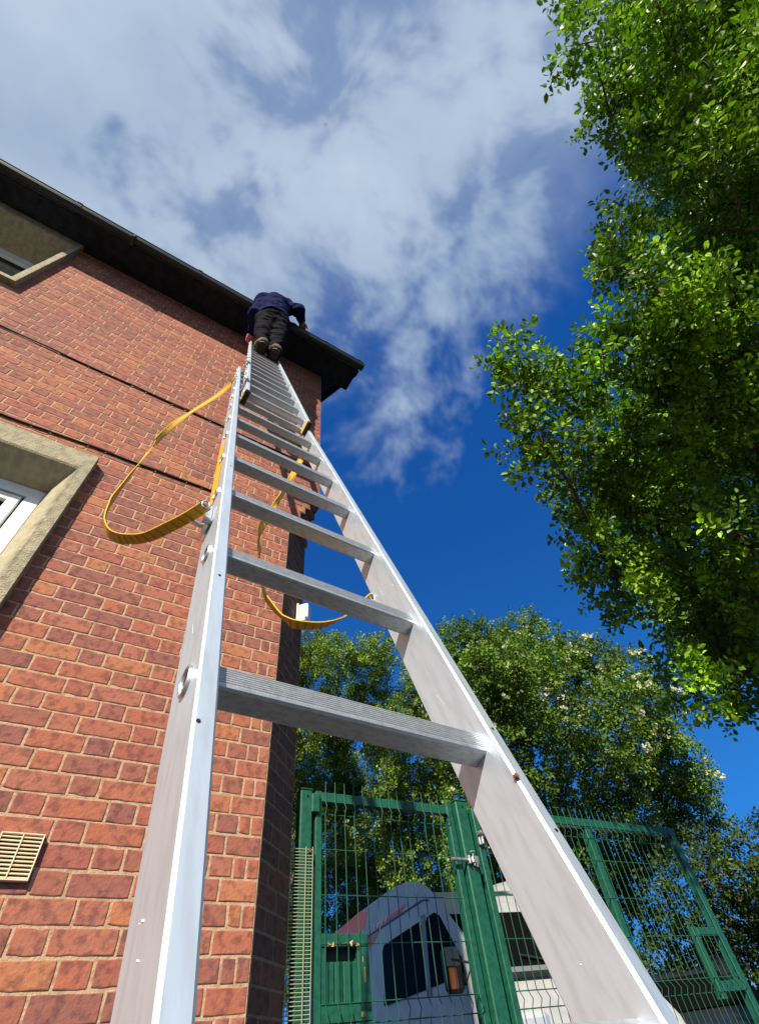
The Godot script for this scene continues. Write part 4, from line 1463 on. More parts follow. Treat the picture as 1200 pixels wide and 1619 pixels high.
func build_van() -> void:
	var fw := Vector3(-0.1975, 0, 0.98).normalized()
	var rt := Vector3(0.98, 0, 0.1975).normalized()
	var van := thing("van", "white panel van with orange lettering parked facing the gate", "van", Vector3(3.475, 0, -3.49) + rt * 0.86, atan2(fw.x, fw.z))
	var half := 0.86
	var lean := 0.07
	var prof := v2([-4.6, 0.32, 1.3, 0.28, 1.44, 0.42, 1.46, 0.66, 1.40, 0.84, 1.27, 0.97, 1.1, 1.11, 0.95, 1.25, 0.86, 1.34, 0.55, 1.63, 0.3, 1.84, 0.12, 1.98, -0.08, 2.11, -0.3, 2.21, -0.6, 2.285, -1.0, 2.33, -1.5, 2.35, -2.6, 2.36, -4.4, 2.33, -4.58, 2.2])
	part("body", shell(prof, half, 0.12, lean).mesh(), M.van, van)
	part("side_window", side_panel(v2([-0.16, 1.36, 0.70, 1.36, 0.66, 1.46, 0.22, 1.90, 0.10, 1.95, -0.12, 1.95, -0.16, 1.91]), half, lean, -1, 0.004), M.tinted, van)
	part("side_window", side_panel(v2([-1.62, 1.36, -0.30, 1.36, -0.30, 1.90, -0.34, 1.95, -1.56, 1.93, -1.62, 1.88]), half, lean, -1, 0.004), M.tinted, van)
	part("side_window", side_panel(v2([0.70, 1.36, -0.16, 1.36, -0.16, 1.93, 0.12, 1.93, 0.25, 1.85]), half, lean, 1, 0.004), M.tinted, van)
	part("pillar_panel", side_panel(v2([-0.29, 1.30, -0.17, 1.30, -0.17, 1.99, -0.29, 1.99]), half, lean, -1, 0.003), M.van_grey, van)
	part("roof_gutter_trim", side_panel(v2([-3.9, 2.115, -0.2, 2.115, -0.02, 2.08, -0.02, 2.095, -0.2, 2.135, -3.9, 2.135]), half, lean, -1, 0.006), M.van_trim, van)
	part("orange_panel", shell(v2([-4.604, 2.14, -2.55, 2.14, -2.35, 2.365, -2.6, 2.3645, -4.4, 2.3345, -4.585, 2.205]), half + 0.003, 0.12, lean).mesh(), M.van_orange, van)
	part("orange_panel", side_panel(v2([-3.2, 1.98, -2.1, 1.98, -1.7, 2.10, -3.2, 2.10]), half, lean, -1, 0.002), M.van_red, van)
	part("orange_panel", side_panel(v2([-2.0, 2.145, -0.9, 2.145, -0.7, 2.2, -2.0, 2.17]), half, lean, -1, 0.0035), M.van_red, van)
	var r := RandomNumberGenerator.new()
	r.seed = 8
	for i in 12:
		var z := -3.1 + i * 0.16
		part("lettering", side_panel(v2([z, 2.15, z + r.randf_range(0.03, 0.06), 2.15, z + r.randf_range(0.08, 0.12), 2.15 + r.randf_range(0.05, 0.09), z + 0.02, 2.15 + r.randf_range(0.04, 0.08)]), half, lean, -1, 0.005), M.van_print, van)
	# windscreen: lies on the slope of the profile
	var mb := MB.new()
	var a := Vector3(0, 1.36, 0.855)
	var b := Vector3(0, 1.895, 0.25)
	var up := (b - a).normalized()
	var nn := Vector3(0, 0.707, 0.707)
	var x0 := half * 0.90
	var x1 := half * 0.84
	for q in [[0.006, 1.0], [0.010, 0.97]]:
		mb.quad(a + nn * q[0] + Vector3(-x0 * q[1], 0, 0), a + nn * q[0] + Vector3(x0 * q[1], 0, 0), b + nn * q[0] + Vector3(x1 * q[1], 0, 0), b + nn * q[0] + Vector3(-x1 * q[1], 0, 0))
	part("windscreen", mb.mesh(), M.tinted, van)
	mb = MB.new()
	mb.bar(Vector3(-0.78, 1.335, 0.89), Vector3(0.78, 1.335, 0.89), 0.09, 0.03, Vector3(0, -0.5, 0.8), 0.006)
	part("scuttle", mb.mesh(), M.van_grey, van)
	mb = MB.new()
	mb.bar(Vector3(-0.78, 1.30, 0.955), Vector3(0.78, 1.30, 0.955), 0.045, 0.03, Vector3(0, -0.5, 0.8), 0.004)
	part("bonnet_gap", mb.mesh(), M.van_trim, van)
	for s in [[-0.55, 0.1], [0.25, 0.9]]:
		mb = MB.new()
		mb.tube(PackedVector3Array([Vector3(s[0], 1.36, 0.89), Vector3(s[0] - 0.5, 1.46, 0.80)]), PackedFloat32Array([0.011]), 6)
		part("wiper", mb.mesh(), M.van_trim, van)
	for s in [-1, 1]:
		mb = MB.new()
		mb.box(Transform3D(Basis(Vector3.UP, s * 0.35), Vector3(s * 0.64, 0.9, 1.30)), Vector3(0.34, 0.26, 0.16), 0.04)
		part("headlight", mb.mesh(), M.lens, van)
		# mirror: arm, housing, amber repeater
		mb = MB.new()
		mb.box(tf(s * 0.98, 1.40, 0.66), Vector3(0.20, 0.34, 0.10), 0.035)
		var mir := part("mirror", mb.mesh(), M.van_trim, van)
		mb = MB.new()
		mb.box(tf(s * 0.995, 1.49, 0.716), Vector3(0.15, 0.14, 0.012), 0.005)
		part("shell_highlight", mb.mesh(), M.van_grey, mir)
		mb = MB.new()
		mb.box(tf(s * 1.01, 1.335, 0.716), Vector3(0.085, 0.15, 0.02), 0.008)
		part("indicator", mb.mesh(), M.amber, mir)
		mb = MB.new()
		mb.box(tf(s * 0.88, 1.33, 0.64), Vector3(0.12, 0.09, 0.06), 0.015)
		part("mirror_arm", mb.mesh(), M.van_trim, mir)
		wheel(van, s * 0.84, 0.75, 0.34)
		wheel(van, s * 0.84, -3.2, 0.34)
	mb = MB.new()
	mb.box(tf(0, 0.5, 1.42), Vector3(1.64, 0.34, 0.16), 0.05)
	part("bumper", mb.mesh(), M.van_grey, van)
	mb = MB.new()
	mb.box(tf(0, 0.78, 1.40), Vector3(0.9, 0.16, 0.08), 0.02)
	part("grille", mb.mesh(), M.van_trim, van)


func build_car() -> void:
	var car := thing("parked_car", "dark glossy car parked behind the right-hand fence panel", "car", Vector3(8.3, 0, -3.9), -0.9)
	var half := 0.86
	var prof := v2([-2.0, 0.28, 1.9, 0.26, 2.02, 0.5, 1.95, 0.72, 1.6, 0.86, 0.95, 0.96, 0.25, 1.36, -0.1, 1.43, -0.9, 1.44, -1.6, 1.34, -1.98, 0.95, -2.04, 0.6])
	part("body", shell(prof, half, 0.12, 0.25).mesh(), M.car, car)
	for s in [-1, 1]:
		part("side_window", side_panel(v2([-1.5, 0.98, 0.8, 0.98, 0.2, 1.30, -0.1, 1.36, -0.9, 1.37, -1.4, 1.28]), half, 0.25, s, 0.004), M.tinted, car)
		wheel(car, s * 0.86, 1.25, 0.31)
		wheel(car, s * 0.86, -1.25, 0.31)
		var mb := MB.new()
		mb.box(tf(s * 0.62, 0.72, 1.93), Vector3(0.36, 0.14, 0.1), 0.03)
		part("headlight", mb.mesh(), M.lens, car)
	var wb := MB.new()
	var a := Vector3(0, 0.99, 0.93)
	var b := Vector3(0, 1.34, 0.31)
	var nn := Vector3(0, 0.87, 0.49) * 0.006
	wb.quad(a + nn + Vector3(-0.72, 0, 0), a + nn + Vector3(0.72, 0, 0), b + nn + Vector3(0.62, 0, 0), b + nn + Vector3(-0.62, 0, 0))
	part("windscreen", wb.mesh(), M.tinted, car)


# ---------------------------------------------------------------- trees
func leaf(mb: MB, at: Vector3, dir: Vector3, up: Vector3, l: float, w: float) -> void: # a folded oval blade
	var s := dir.cross(up).normalized()
	var u := s.cross(dir).normalized()
	var tip := at + dir * l - u * l * 0.12
	for k in [-1.0, 1.0]:
		var p1: Vector3 = at + dir * l * 0.34 + s * k * w * 0.5 + u * l * 0.10
		var p2: Vector3 = at + dir * l * 0.72 + s * k * w * 0.38 + u * l * 0.06
		if k > 0:
			mb.tri(at, p1, p2)
			mb.tri(at, p2, tip)
		else:
			mb.tri(at, p2, p1)
			mb.tri(at, tip, p2)


func sprig(seed_: int, count: int, reach: float, l: float, w: float, blossom := false) -> ArrayMesh:
	var r := RandomNumberGenerator.new()
	r.seed = seed_
	var mb := MB.new()
	mb.col = Color(0.55, 0.42, 0.5)
	var tip := Vector3(0, reach, 0)
	mb.tube(PackedVector3Array([Vector3.ZERO, Vector3(reach * 0.06, reach * 0.5, reach * 0.04), tip]), PackedFloat32Array([0.0028, 0.0018, 0.0008]), 3, false)
	for i in count:
		var f := (i + 0.7) / count
		var at := Vector3(reach * 0.06 * sin(f * PI), reach * f, reach * 0.04 * sin(f * PI))
		var a := i * 2.399 + r.randf_range(-0.5, 0.5)
		var d := Vector3(cos(a), lerpf(0.15, 0.9, f) + r.randf_range(-0.3, 0.3), sin(a)).normalized()
		var v := r.randf_range(0.78, 1.2)
		mb.col = Color(v, v * r.randf_range(0.94, 1.04), v * 0.9)
		at += d * reach * r.randf_range(0.05, 0.28)
		leaf(mb, at, d, (Vector3.UP + Vector3(r.randf_range(-0.9, 0.9), 0, r.randf_range(-0.9, 0.9))).normalized(), l * r.randf_range(0.7, 1.15), w * r.randf_range(0.75, 1.1))
	if blossom:
		for i in mb.c.size():
			mb.c[i] = mb.c[i] * Color(0.14, 0.24, 0.06)
		for i in 40:
			mb.col = Color(1, 1, 1) * r.randf_range(0.8, 1.0)
			var at := Vector3(cos(i / 10 * 1.6) * 0.045, 0.10 + (i / 10) * 0.02, sin(i / 10 * 1.6) * 0.045) + Vector3(r.randf_range(-1, 1), r.randf_range(-0.6, 0.8), r.randf_range(-1, 1)) * 0.026
			var s := r.randf_range(0.009, 0.017)
			var b := Basis.from_euler(Vector3(r.randf() * 6, r.randf() * 6, r.randf() * 6))
			mb.quad(at + b * Vector3(-s, -s, 0), at + b * Vector3(s, -s, 0), at + b * Vector3(s, s, 0), at + b * Vector3(-s, s, 0))
	return mb.mesh()


# crown: clumps as x, y, z, radius; sprigs are strewn through each, denser towards its outside
func tree(called: String, label: String, category: String, base: Vector3, fork: Vector3, sets: Array, density: float, meshes: Array, m: Material, tint: Color, bright: Color, thick: float, seed_: int, flower: Mesh = null) -> void:
	var r := RandomNumberGenerator.new()
	r.seed = seed_
	var root := thing(called, label, category, base)
	var clumps := []
	for s in sets:
		for i in range(0, s.size(), 4):
			clumps.push_back([Vector3(s[i], s[i + 1], s[i + 2]) - base, s[i + 3]])
	var fk := fork - base
	var mb := MB.new()
	var bend := Vector3(r.randf_range(-0.15, 0.15), 0, r.randf_range(-0.15, 0.15))
	mb.tube(PackedVector3Array([Vector3(0, -0.05, 0), fk * 0.3 + bend, fk * 0.7 - bend * 0.4, fk]), PackedFloat32Array([thick * 1.25, thick, thick * 0.85, thick * 0.7]), 10)
	var trunk := part("trunk", mb.mesh(), M.bark, root)
	# limbs: each clump hangs from the nearest limb that already stands
	var nodes := [fk]
	var order := clumps.duplicate()
	order.sort_custom(func(a, b): return (a[0] as Vector3).distance_squared_to(fk) < (b[0] as Vector3).distance_squared_to(fk))
	var limb := MB.new()
	for c in order:
		var to: Vector3 = c[0]
		var best: Vector3 = nodes[0]
		for q in nodes:
			if (q as Vector3).distance_to(to) + (q as Vector3).distance_to(fk) * 0.35 < best.distance_to(to) + best.distance_to(fk) * 0.35:
				best = q
		var d := best.distance_to(to)
		var mid := best.lerp(to, 0.5) + Vector3(r.randf_range(-1, 1), r.randf_range(-0.2, 0.6), r.randf_range(-1, 1)) * d * 0.12
		var rr := clampf(thick * 0.42 * exp(-best.distance_to(fk) * 0.55), thick * 0.06, thick * 0.5)
		limb.tube(PackedVector3Array([best, mid, to]), PackedFloat32Array([rr, rr * 0.7, rr * 0.42]), 6, false)
		nodes.push_back(to)
		nodes.push_back(mid)
		for k in 7: # twigs
			var e: Vector3 = to + Vector3(r.randf_range(-1, 1), r.randf_range(-0.8, 1), r.randf_range(-1, 1)).normalized() * c[1] * r.randf_range(0.7, 1.05)
			limb.tube(PackedVector3Array([to, to.lerp(e, 0.5) + Vector3(0, 0.02, 0), e]), PackedFloat32Array([rr * 0.3 + 0.0015, rr * 0.18 + 0.001, 0.0012]), 4, false)
	part("limbs", limb.mesh(), M.bark, trunk)
	var lists := []
	var tints := []
	for k in meshes.size():
		lists.push_back([])
		tints.push_back([])
	var fl := []
	for c in clumps:
		var rad: float = c[1]
		var n := int(density * rad * rad * 100.0) + 10
		var tone := r.randf_range(0.75, 1.15)
		for i in n:
			var d := Vector3(r.randfn(), r.randfn(), r.randfn()).normalized()
			var p: Vector3 = c[0] + d * rad * pow(r.randf(), 0.45) * r.randf_range(0.85, 1.12)
			if p.y + base.y < 0.05:
				continue
			var y := (d + Vector3(r.randf_range(-0.8, 0.8), r.randf_range(-0.4, 1.1), r.randf_range(-0.8, 0.8))).normalized()
			var x := y.cross(Vector3(r.randf_range(-1, 1), r.randf_range(-1, 1), r.randf_range(-1, 1))).normalized()
			var b := Basis(x, y, x.cross(y)) * r.randf_range(0.8, 1.2)
			var k := r.randi() % meshes.size()
			lists[k].push_back(Transform3D(b, p))
			tints[k].push_back((tint.lerp(bright, pow(r.randf(), 2.2)) * tone * r.randf_range(0.85, 1.12)))
			if flower and r.randf() < 0.10 and tone > 0.85:
				fl.push_back(Transform3D(b, c[0] + d * rad * r.randf_range(1.0, 1.16)))
	for k in meshes.size():
		scatter("foliage", meshes[k], m, lists[k], tints[k], root)
	if flower:
		var w := []
		for t in fl:
			w.push_back(Color(0.80, 0.78, 0.62))
		scatter("blossom", flower, m, fl, w, root)


func scatter(called: String, mesh: Mesh, m: Material, at: Array, tint: Array, root: Node3D) -> void:
	var mm := MultiMesh.new()
	mm.transform_format = MultiMesh.TRANSFORM_3D
	mm.use_colors = true
	mm.mesh = mesh
	mm.instance_count = at.size()
	for i in at.size():
		mm.set_instance_transform(i, at[i])
		mm.set_instance_color(i, tint[i])
	var o := MultiMeshInstance3D.new()
	o.multimesh = mm
	o.material_override = m
	o.name = numbered(root, called)
	o.set_meta("kind", "stuff")
	root.add_child(o, true)


# crown clumps: x, y, z, radius
const NEAR_CROWN := [1.74, 4.47, 1.81, 0.27, 1.78, 6.83, 4.83, 0.19, 2.57, 4.04, 2.98, 0.31, 3.76, 3.07, 0.91, 0.34, 2.32, 5.80, 3.61, 0.20, 2.91, 3.76, 1.36, 0.45, 2.97, 4.71, 3.55, 0.24, 3.60, 2.53, 1.53, 0.17, 2.36, 3.96, 1.77, 0.26, 1.64, 5.23, 2.94, 0.22, 4.20, 3.93, 2.26, 0.34, 2.64, 3.59, 2.58, 0.21, 1.35, 6.38, 4.00, 0.28, 1.65, 5.43, 4.64, 0.26, 1.82, 4.40, 2.71, 0.31, 2.29, 4.15, 2.25, 0.17, 2.97, 4.01, 2.02, 0.20, 2.70, 3.03, 1.78, 0.15, 3.68, 2.47, 0.67, 0.15, 2.69, 5.62, 3.80, 0.26, 2.66, 6.17, 4.60, 0.27, 3.04, 6.02, 4.59, 0.25, 2.49, 4.15, 2.59, 0.24, 3.23, 3.62, 2.60, 0.18, 1.34, 6.27, 3.69, 0.18, 3.22, 2.70, 1.82, 0.21, 1.04, 4.33, 1.80, 0.15, 1.30, 4.19, 1.62, 0.20, 2.54, 3.19, 0.93, 0.31, 1.81, 4.41, 2.25, 0.23, 3.47, 3.41, 1.14, 0.20, 1.57, 4.81, 2.68, 0.15, 3.73, 2.63, 0.99, 0.17, 2.78, 5.06, 4.01, 0.14, 1.67, 5.93, 3.69, 0.25, 2.13, 6.70, 4.91, 0.22, 1.56, 6.31, 4.31, 0.26, 2.41, 4.09, 1.23, 0.35, 2.13, 4.19, 2.79, 0.23, 1.13, 6.19, 4.35, 0.17, 1.34, 3.64, 1.47, 0.24, 2.36, 5.32, 3.40, 0.21, 1.85, 6.85, 5.13, 0.17, 1.66, 4.95, 3.65, 0.16, 2.46, 3.77, 2.28, 0.16, 0.70, 6.00, 3.82, 0.19, 4.64, 3.13, 1.12, 0.21, 3.01, 2.44, 0.82, 0.20, 2.64, 6.59, 5.05, 0.20, 0.76, 7.25, 4.47, 0.23, 3.26, 5.50, 3.56, 0.35, 1.97, 5.80, 4.23, 0.18, 2.25, 3.50, 1.07, 0.18, 3.24, 2.88, 1.48, 0.17, 2.59, 4.77, 3.64, 0.21, 3.39, 4.10, 2.16, 0.20, 3.66, 4.44, 3.07, 0.19, 1.70, 5.69, 3.96, 0.18, 2.29, 5.47, 4.02, 0.26, 2.00, 4.14, 2.43, 0.20, 3.63, 3.22, 1.96, 0.20, 2.36, 6.43, 4.75, 0.22]
const NEAR_CROWN_BACK := [4.19, 6.47, 3.58, 0.61, 4.31, 3.76, 0.77, 0.41, 4.38, 5.70, 1.94, 0.60, 3.54, 9.16, 5.74, 0.51, 3.29, 7.35, 5.48, 0.36, 5.64, 5.56, 2.23, 0.90, 3.00, 6.81, 4.70, 0.45, 2.68, 7.38, 4.16, 0.40, 5.84, 3.97, 1.38, 0.48, 4.07, 6.97, 4.44, 0.49, 1.80, 7.71, 4.83, 0.41, 2.88, 6.55, 3.63, 0.47, 5.43, 7.44, 4.54, 0.42, 4.29, 4.67, 1.27, 0.73, 3.38, 8.81, 6.23, 0.56, 3.97, 6.21, 2.54, 0.57, 4.55, 5.82, 3.04, 0.53, 4.45, 5.62, 3.54, 0.34, 2.92, 5.94, 3.05, 0.40, 5.70, 4.43, 1.96, 0.38, 2.21, 7.32, 4.47, 0.46, 4.67, 5.07, 2.96, 0.38, 6.06, 3.91, 0.61, 0.43, 2.08, 7.88, 5.36, 0.35, 4.78, 4.09, 1.51, 0.44, 4.72, 8.06, 5.37, 0.42, 3.39, 5.62, 1.79, 0.41, 3.84, 7.79, 4.47, 0.48, 3.56, 5.14, 1.43, 0.35, 3.62, 7.12, 5.17, 0.32, 4.97, 4.71, 0.51, 0.39, 5.71, 3.48, 1.09, 0.33, 4.67, 3.46, 0.61, 0.33, 4.16, 7.22, 4.10, 0.45, 4.29, 5.55, 2.53, 0.43, 4.74, 3.74, 1.08, 0.39, 2.61, 6.74, 4.27, 0.40, 1.48, 7.83, 4.96, 0.32, 4.78, 4.37, 2.39, 0.31, 3.24, 5.62, 2.92, 0.39]
const LEFT_HAWTHORN := [8.51, 4.28, -12.53, 0.99, 5.22, 7.29, -8.70, 0.78, 5.95, 2.96, -12.68, 0.81, 6.07, 7.18, -6.00, 0.36, 3.87, 8.04, -10.08, 1.10, 2.66, 6.48, -9.11, 0.41, 7.11, 6.86, -9.09, 0.67, 9.40, 3.42, -12.38, 0.48, 5.14, 4.79, -9.96, 0.41, 5.27, 4.51, -14.30, 0.81, 4.05, 6.35, -8.59, 0.51, 7.14, 5.25, -7.74, 0.63, 7.75, 3.60, -13.13, 0.55, 5.28, 6.37, -11.44, 1.10, 6.14, 4.38, -11.97, 0.61, 7.41, 4.22, -8.96, 0.79, 5.22, 7.84, -6.71, 0.55, 8.15, 2.64, -12.72, 0.43, 5.00, 5.60, -13.34, 0.85, 6.53, 6.63, -10.71, 0.69, 9.09, 5.31, -9.71, 0.48, 3.17, 6.08, -9.59, 0.45, 4.23, 7.63, -6.90, 0.50, 5.71, 3.57, -15.77, 0.54, 7.28, 7.22, -7.03, 0.41, 3.35, 8.47, -8.39, 0.43, 6.42, 4.95, -10.41, 0.54, 6.63, 4.97, -8.68, 0.56, 2.35, 7.88, -8.22, 0.46, 6.88, 3.88, -13.54, 0.47, 3.95, 6.51, -12.45, 0.51, 6.05, 6.35, -6.65, 0.56, 8.51, 3.38, -12.71, 0.56, 8.47, 3.43, -10.03, 0.56, 9.07, 2.91, -13.03, 0.42, 6.92, 6.00, -6.71, 0.40, 9.03, 3.77, -9.62, 0.41, 8.70, 4.54, -9.03, 0.37, 4.37, 8.72, -9.17, 0.50, 5.57, 7.14, -7.47, 0.48, 6.97, 5.90, -10.71, 0.57, 6.89, 2.59, -12.10, 0.41, 5.48, 6.78, -9.55, 0.47, 6.22, 5.45, -7.98, 0.49, 4.49, 5.04, -13.51, 0.40, 6.49, 4.14, -14.49, 0.54, 5.89, 5.59, -10.38, 0.47, 5.58, 2.95, -14.88, 0.38, 2.41, 7.13, -8.89, 0.35, 5.88, 4.99, -13.38, 0.61, 4.08, 8.54, -7.89, 0.41, 7.24, 4.70, -12.09, 0.55, 4.93, 3.83, -14.17, 0.39, 5.29, 3.57, -13.34, 0.50, 8.40, 6.33, -8.47, 0.46, 8.07, 5.07, -11.87, 0.56]
const BLOSSOM_HAWTHORN := [7.90, 4.97, -3.39, 0.36, 9.33, 2.75, -6.07, 0.53, 7.77, 2.52, -6.23, 0.64, 6.99, 2.63, -6.80, 0.32, 5.29, 5.10, -3.75, 0.52, 8.00, 3.47, -6.67, 0.55, 10.71, 3.62, -3.39, 0.36, 7.44, 4.24, -2.58, 0.54, 7.93, 5.74, -3.00, 0.47, 6.40, 4.11, -3.74, 0.47, 8.09, 3.83, -3.97, 0.63, 8.90, 1.89, -6.29, 0.45, 6.74, 4.74, -5.21, 0.51, 9.40, 3.31, -4.61, 0.42, 7.54, 1.98, -7.33, 0.41, 9.92, 4.01, -3.47, 0.49, 5.85, 5.30, -2.32, 0.50, 9.02, 5.85, -2.45, 0.40, 8.19, 3.49, -5.27, 0.60, 7.29, 3.69, -6.87, 0.45, 9.31, 2.76, -5.04, 0.35, 10.43, 3.44, -4.58, 0.32, 7.51, 5.64, -3.71, 0.46, 8.21, 3.41, -3.33, 0.35, 5.14, 5.42, -3.10, 0.29, 7.70, 2.97, -4.22, 0.32, 8.38, 4.89, -2.12, 0.48, 8.33, 1.99, -6.61, 0.44, 6.08, 4.79, -3.53, 0.54, 9.74, 4.32, -2.77, 0.41, 5.75, 3.63, -4.98, 0.37, 9.72, 3.44, -3.64, 0.34, 6.49, 3.87, -4.76, 0.45, 8.13, 1.88, -7.22, 0.31, 9.16, 2.26, -5.41, 0.32, 7.95, 5.97, -2.37, 0.31, 6.27, 2.87, -5.71, 0.32, 5.75, 5.03, -4.71, 0.33, 7.05, 3.74, -4.25, 0.45, 5.65, 5.28, -3.03, 0.38, 8.58, 4.82, -4.19, 0.42, 9.69, 4.81, -3.03, 0.47, 9.60, 3.82, -2.64, 0.30, 8.75, 4.10, -3.33, 0.44, 6.21, 4.43, -5.52, 0.31, 9.18, 1.97, -5.72, 0.29, 7.62, 4.96, -2.30, 0.37, 7.31, 4.94, -3.75, 0.41, 7.90, 2.44, -7.48, 0.40, 6.51, 3.50, -5.16, 0.36, 6.01, 4.78, -5.16, 0.30, 8.86, 2.32, -6.41, 0.36, 7.31, 2.80, -5.05, 0.34, 5.89, 5.91, -3.10, 0.31, 7.79, 6.24, -2.78, 0.34]
const TALL_TREE := [7.07, 7.87, -4.74, 0.36, 8.36, 7.65, -5.36, 0.40, 8.50, 6.60, -7.06, 0.45, 7.88, 6.99, -6.12, 0.54, 9.61, 6.77, -5.93, 0.48, 7.00, 7.34, -5.84, 0.33, 9.28, 7.76, -4.74, 0.39, 8.50, 8.09, -4.24, 0.47, 6.82, 8.00, -5.22, 0.33, 9.42, 7.52, -5.58, 0.46, 8.93, 6.58, -6.35, 0.46, 7.88, 6.59, -7.30, 0.35, 7.63, 7.63, -5.59, 0.37, 8.49, 8.25, -5.02, 0.36, 7.10, 6.99, -6.17, 0.31, 8.05, 7.18, -7.26, 0.41, 8.67, 7.01, -5.76, 0.39, 7.58, 7.73, -4.99, 0.31, 8.22, 7.32, -4.59, 0.36, 6.75, 7.51, -5.40, 0.31]
const SHADED_TREE := [10.75, 1.99, -3.84, 0.38, 10.47, 1.10, -3.87, 0.31, 10.24, 1.50, -2.73, 0.51, 9.38, 3.00, -3.55, 0.46, 11.77, 0.58, -4.80, 0.46, 8.77, 2.39, -4.33, 0.40, 11.94, 2.43, -2.29, 0.49, 12.23, 1.59, -2.57, 0.32, 8.31, 1.24, -4.31, 0.36, 9.40, 1.76, -3.89, 0.37, 9.17, 0.85, -4.80, 0.42, 9.76, 1.18, -4.22, 0.62, 10.80, 2.86, -1.96, 0.30, 8.97, 2.37, -2.18, 0.43, 8.73, 1.74, -4.27, 0.48, 12.06, 1.19, -2.98, 0.41, 12.12, 0.70, -4.20, 0.35, 8.25, 2.27, -3.24, 0.45, 12.77, 0.78, -3.74, 0.35, 11.50, 0.64, -5.61, 0.50, 11.32, 0.46, -3.46, 0.26, 12.56, 1.97, -2.58, 0.36, 11.41, 2.56, -2.59, 0.35, 8.48, 2.73, -4.07, 0.31, 12.46, 1.14, -4.02, 0.35, 8.48, 2.31, -2.56, 0.31, 9.67, 0.45, -5.24, 0.29, 9.36, 2.04, -2.25, 0.28, 9.13, 2.80, -2.77, 0.29, 10.33, 1.96, -2.25, 0.33, 10.21, 1.53, -3.51, 0.31, 10.10, 2.84, -2.11, 0.34, 11.49, 2.78, -1.82, 0.30, 10.82, 0.36, -3.99, 0.29, 10.42, 2.26, -4.07, 0.40, 10.44, 1.88, -3.17, 0.35, 11.21, 0.84, -4.78, 0.32, 12.62, 1.74, -3.08, 0.33, 11.52, 0.93, -4.12, 0.33, 10.84, 0.41, -4.84, 0.33, 9.06, 1.51, -3.32, 0.31, 8.67, 1.36, -4.03, 0.29, 8.37, 2.78, -3.52, 0.34, 9.67, 2.16, -2.99, 0.33]
const NEAR_CROWN_ADDED := [7.89, 6.25, 2.41, 0.53, 3.81, 6.47, 6.22, 0.71, 6.74, 4.81, 4.80, 0.49, 7.58, 6.85, 5.17, 0.53, 5.55, 5.38, 6.27, 0.72, 3.37, 4.16, 4.13, 0.59, 6.16, 5.11, 5.18, 0.49, 7.67, 7.23, 3.66, 0.69, 7.10, 5.77, 4.73, 0.54, 5.69, 4.25, 3.73, 0.55, 4.70, 4.81, 4.27, 0.57, 6.95, 5.02, 3.38, 0.79, 4.46, 4.84, 3.15, 0.52, 4.74, 7.23, 5.41, 0.70, 7.82, 5.13, 4.42, 0.55, 4.12, 6.25, 5.35, 0.67, 5.37, 4.34, 5.12, 0.48, 4.86, 4.97, 5.06, 0.75, 6.27, 8.41, 5.29, 0.70, 5.87, 4.39, 3.04, 0.59, 5.18, 3.62, 2.41, 0.75, 6.30, 4.05, 1.81, 0.57, 4.23, 3.60, 3.97, 0.64, 6.03, 4.06, 4.97, 0.63, 6.61, 8.24, 4.46, 0.53, 6.47, 5.99, 6.21, 0.45, 4.63, 5.14, 6.25, 0.52, 7.85, 6.10, 3.20, 0.65, 5.43, 4.50, 2.40, 0.53, 4.02, 5.18, 4.83, 0.54, 6.71, 4.27, 4.36, 0.50, 6.76, 7.05, 4.86, 0.56, 7.20, 6.28, 3.82, 0.50, 3.77, 4.53, 3.52, 0.49, 6.74, 4.52, 2.40, 0.68, 3.23, 4.97, 5.07, 0.72, 6.18, 7.30, 5.42, 0.53, 3.69, 7.09, 5.68, 0.57, 5.07, 5.91, 5.21, 0.57, 4.41, 3.63, 4.70, 0.48, 6.24, 7.31, 4.52, 0.48, 6.34, 3.85, 3.85, 0.56, 4.73, 5.94, 6.66, 0.63, 3.78, 4.08, 4.75, 0.52, 7.35, 5.06, 4.92, 0.55, 6.55, 6.26, 5.14, 0.50]  # unseen clumps added out of view to shade the visible crown


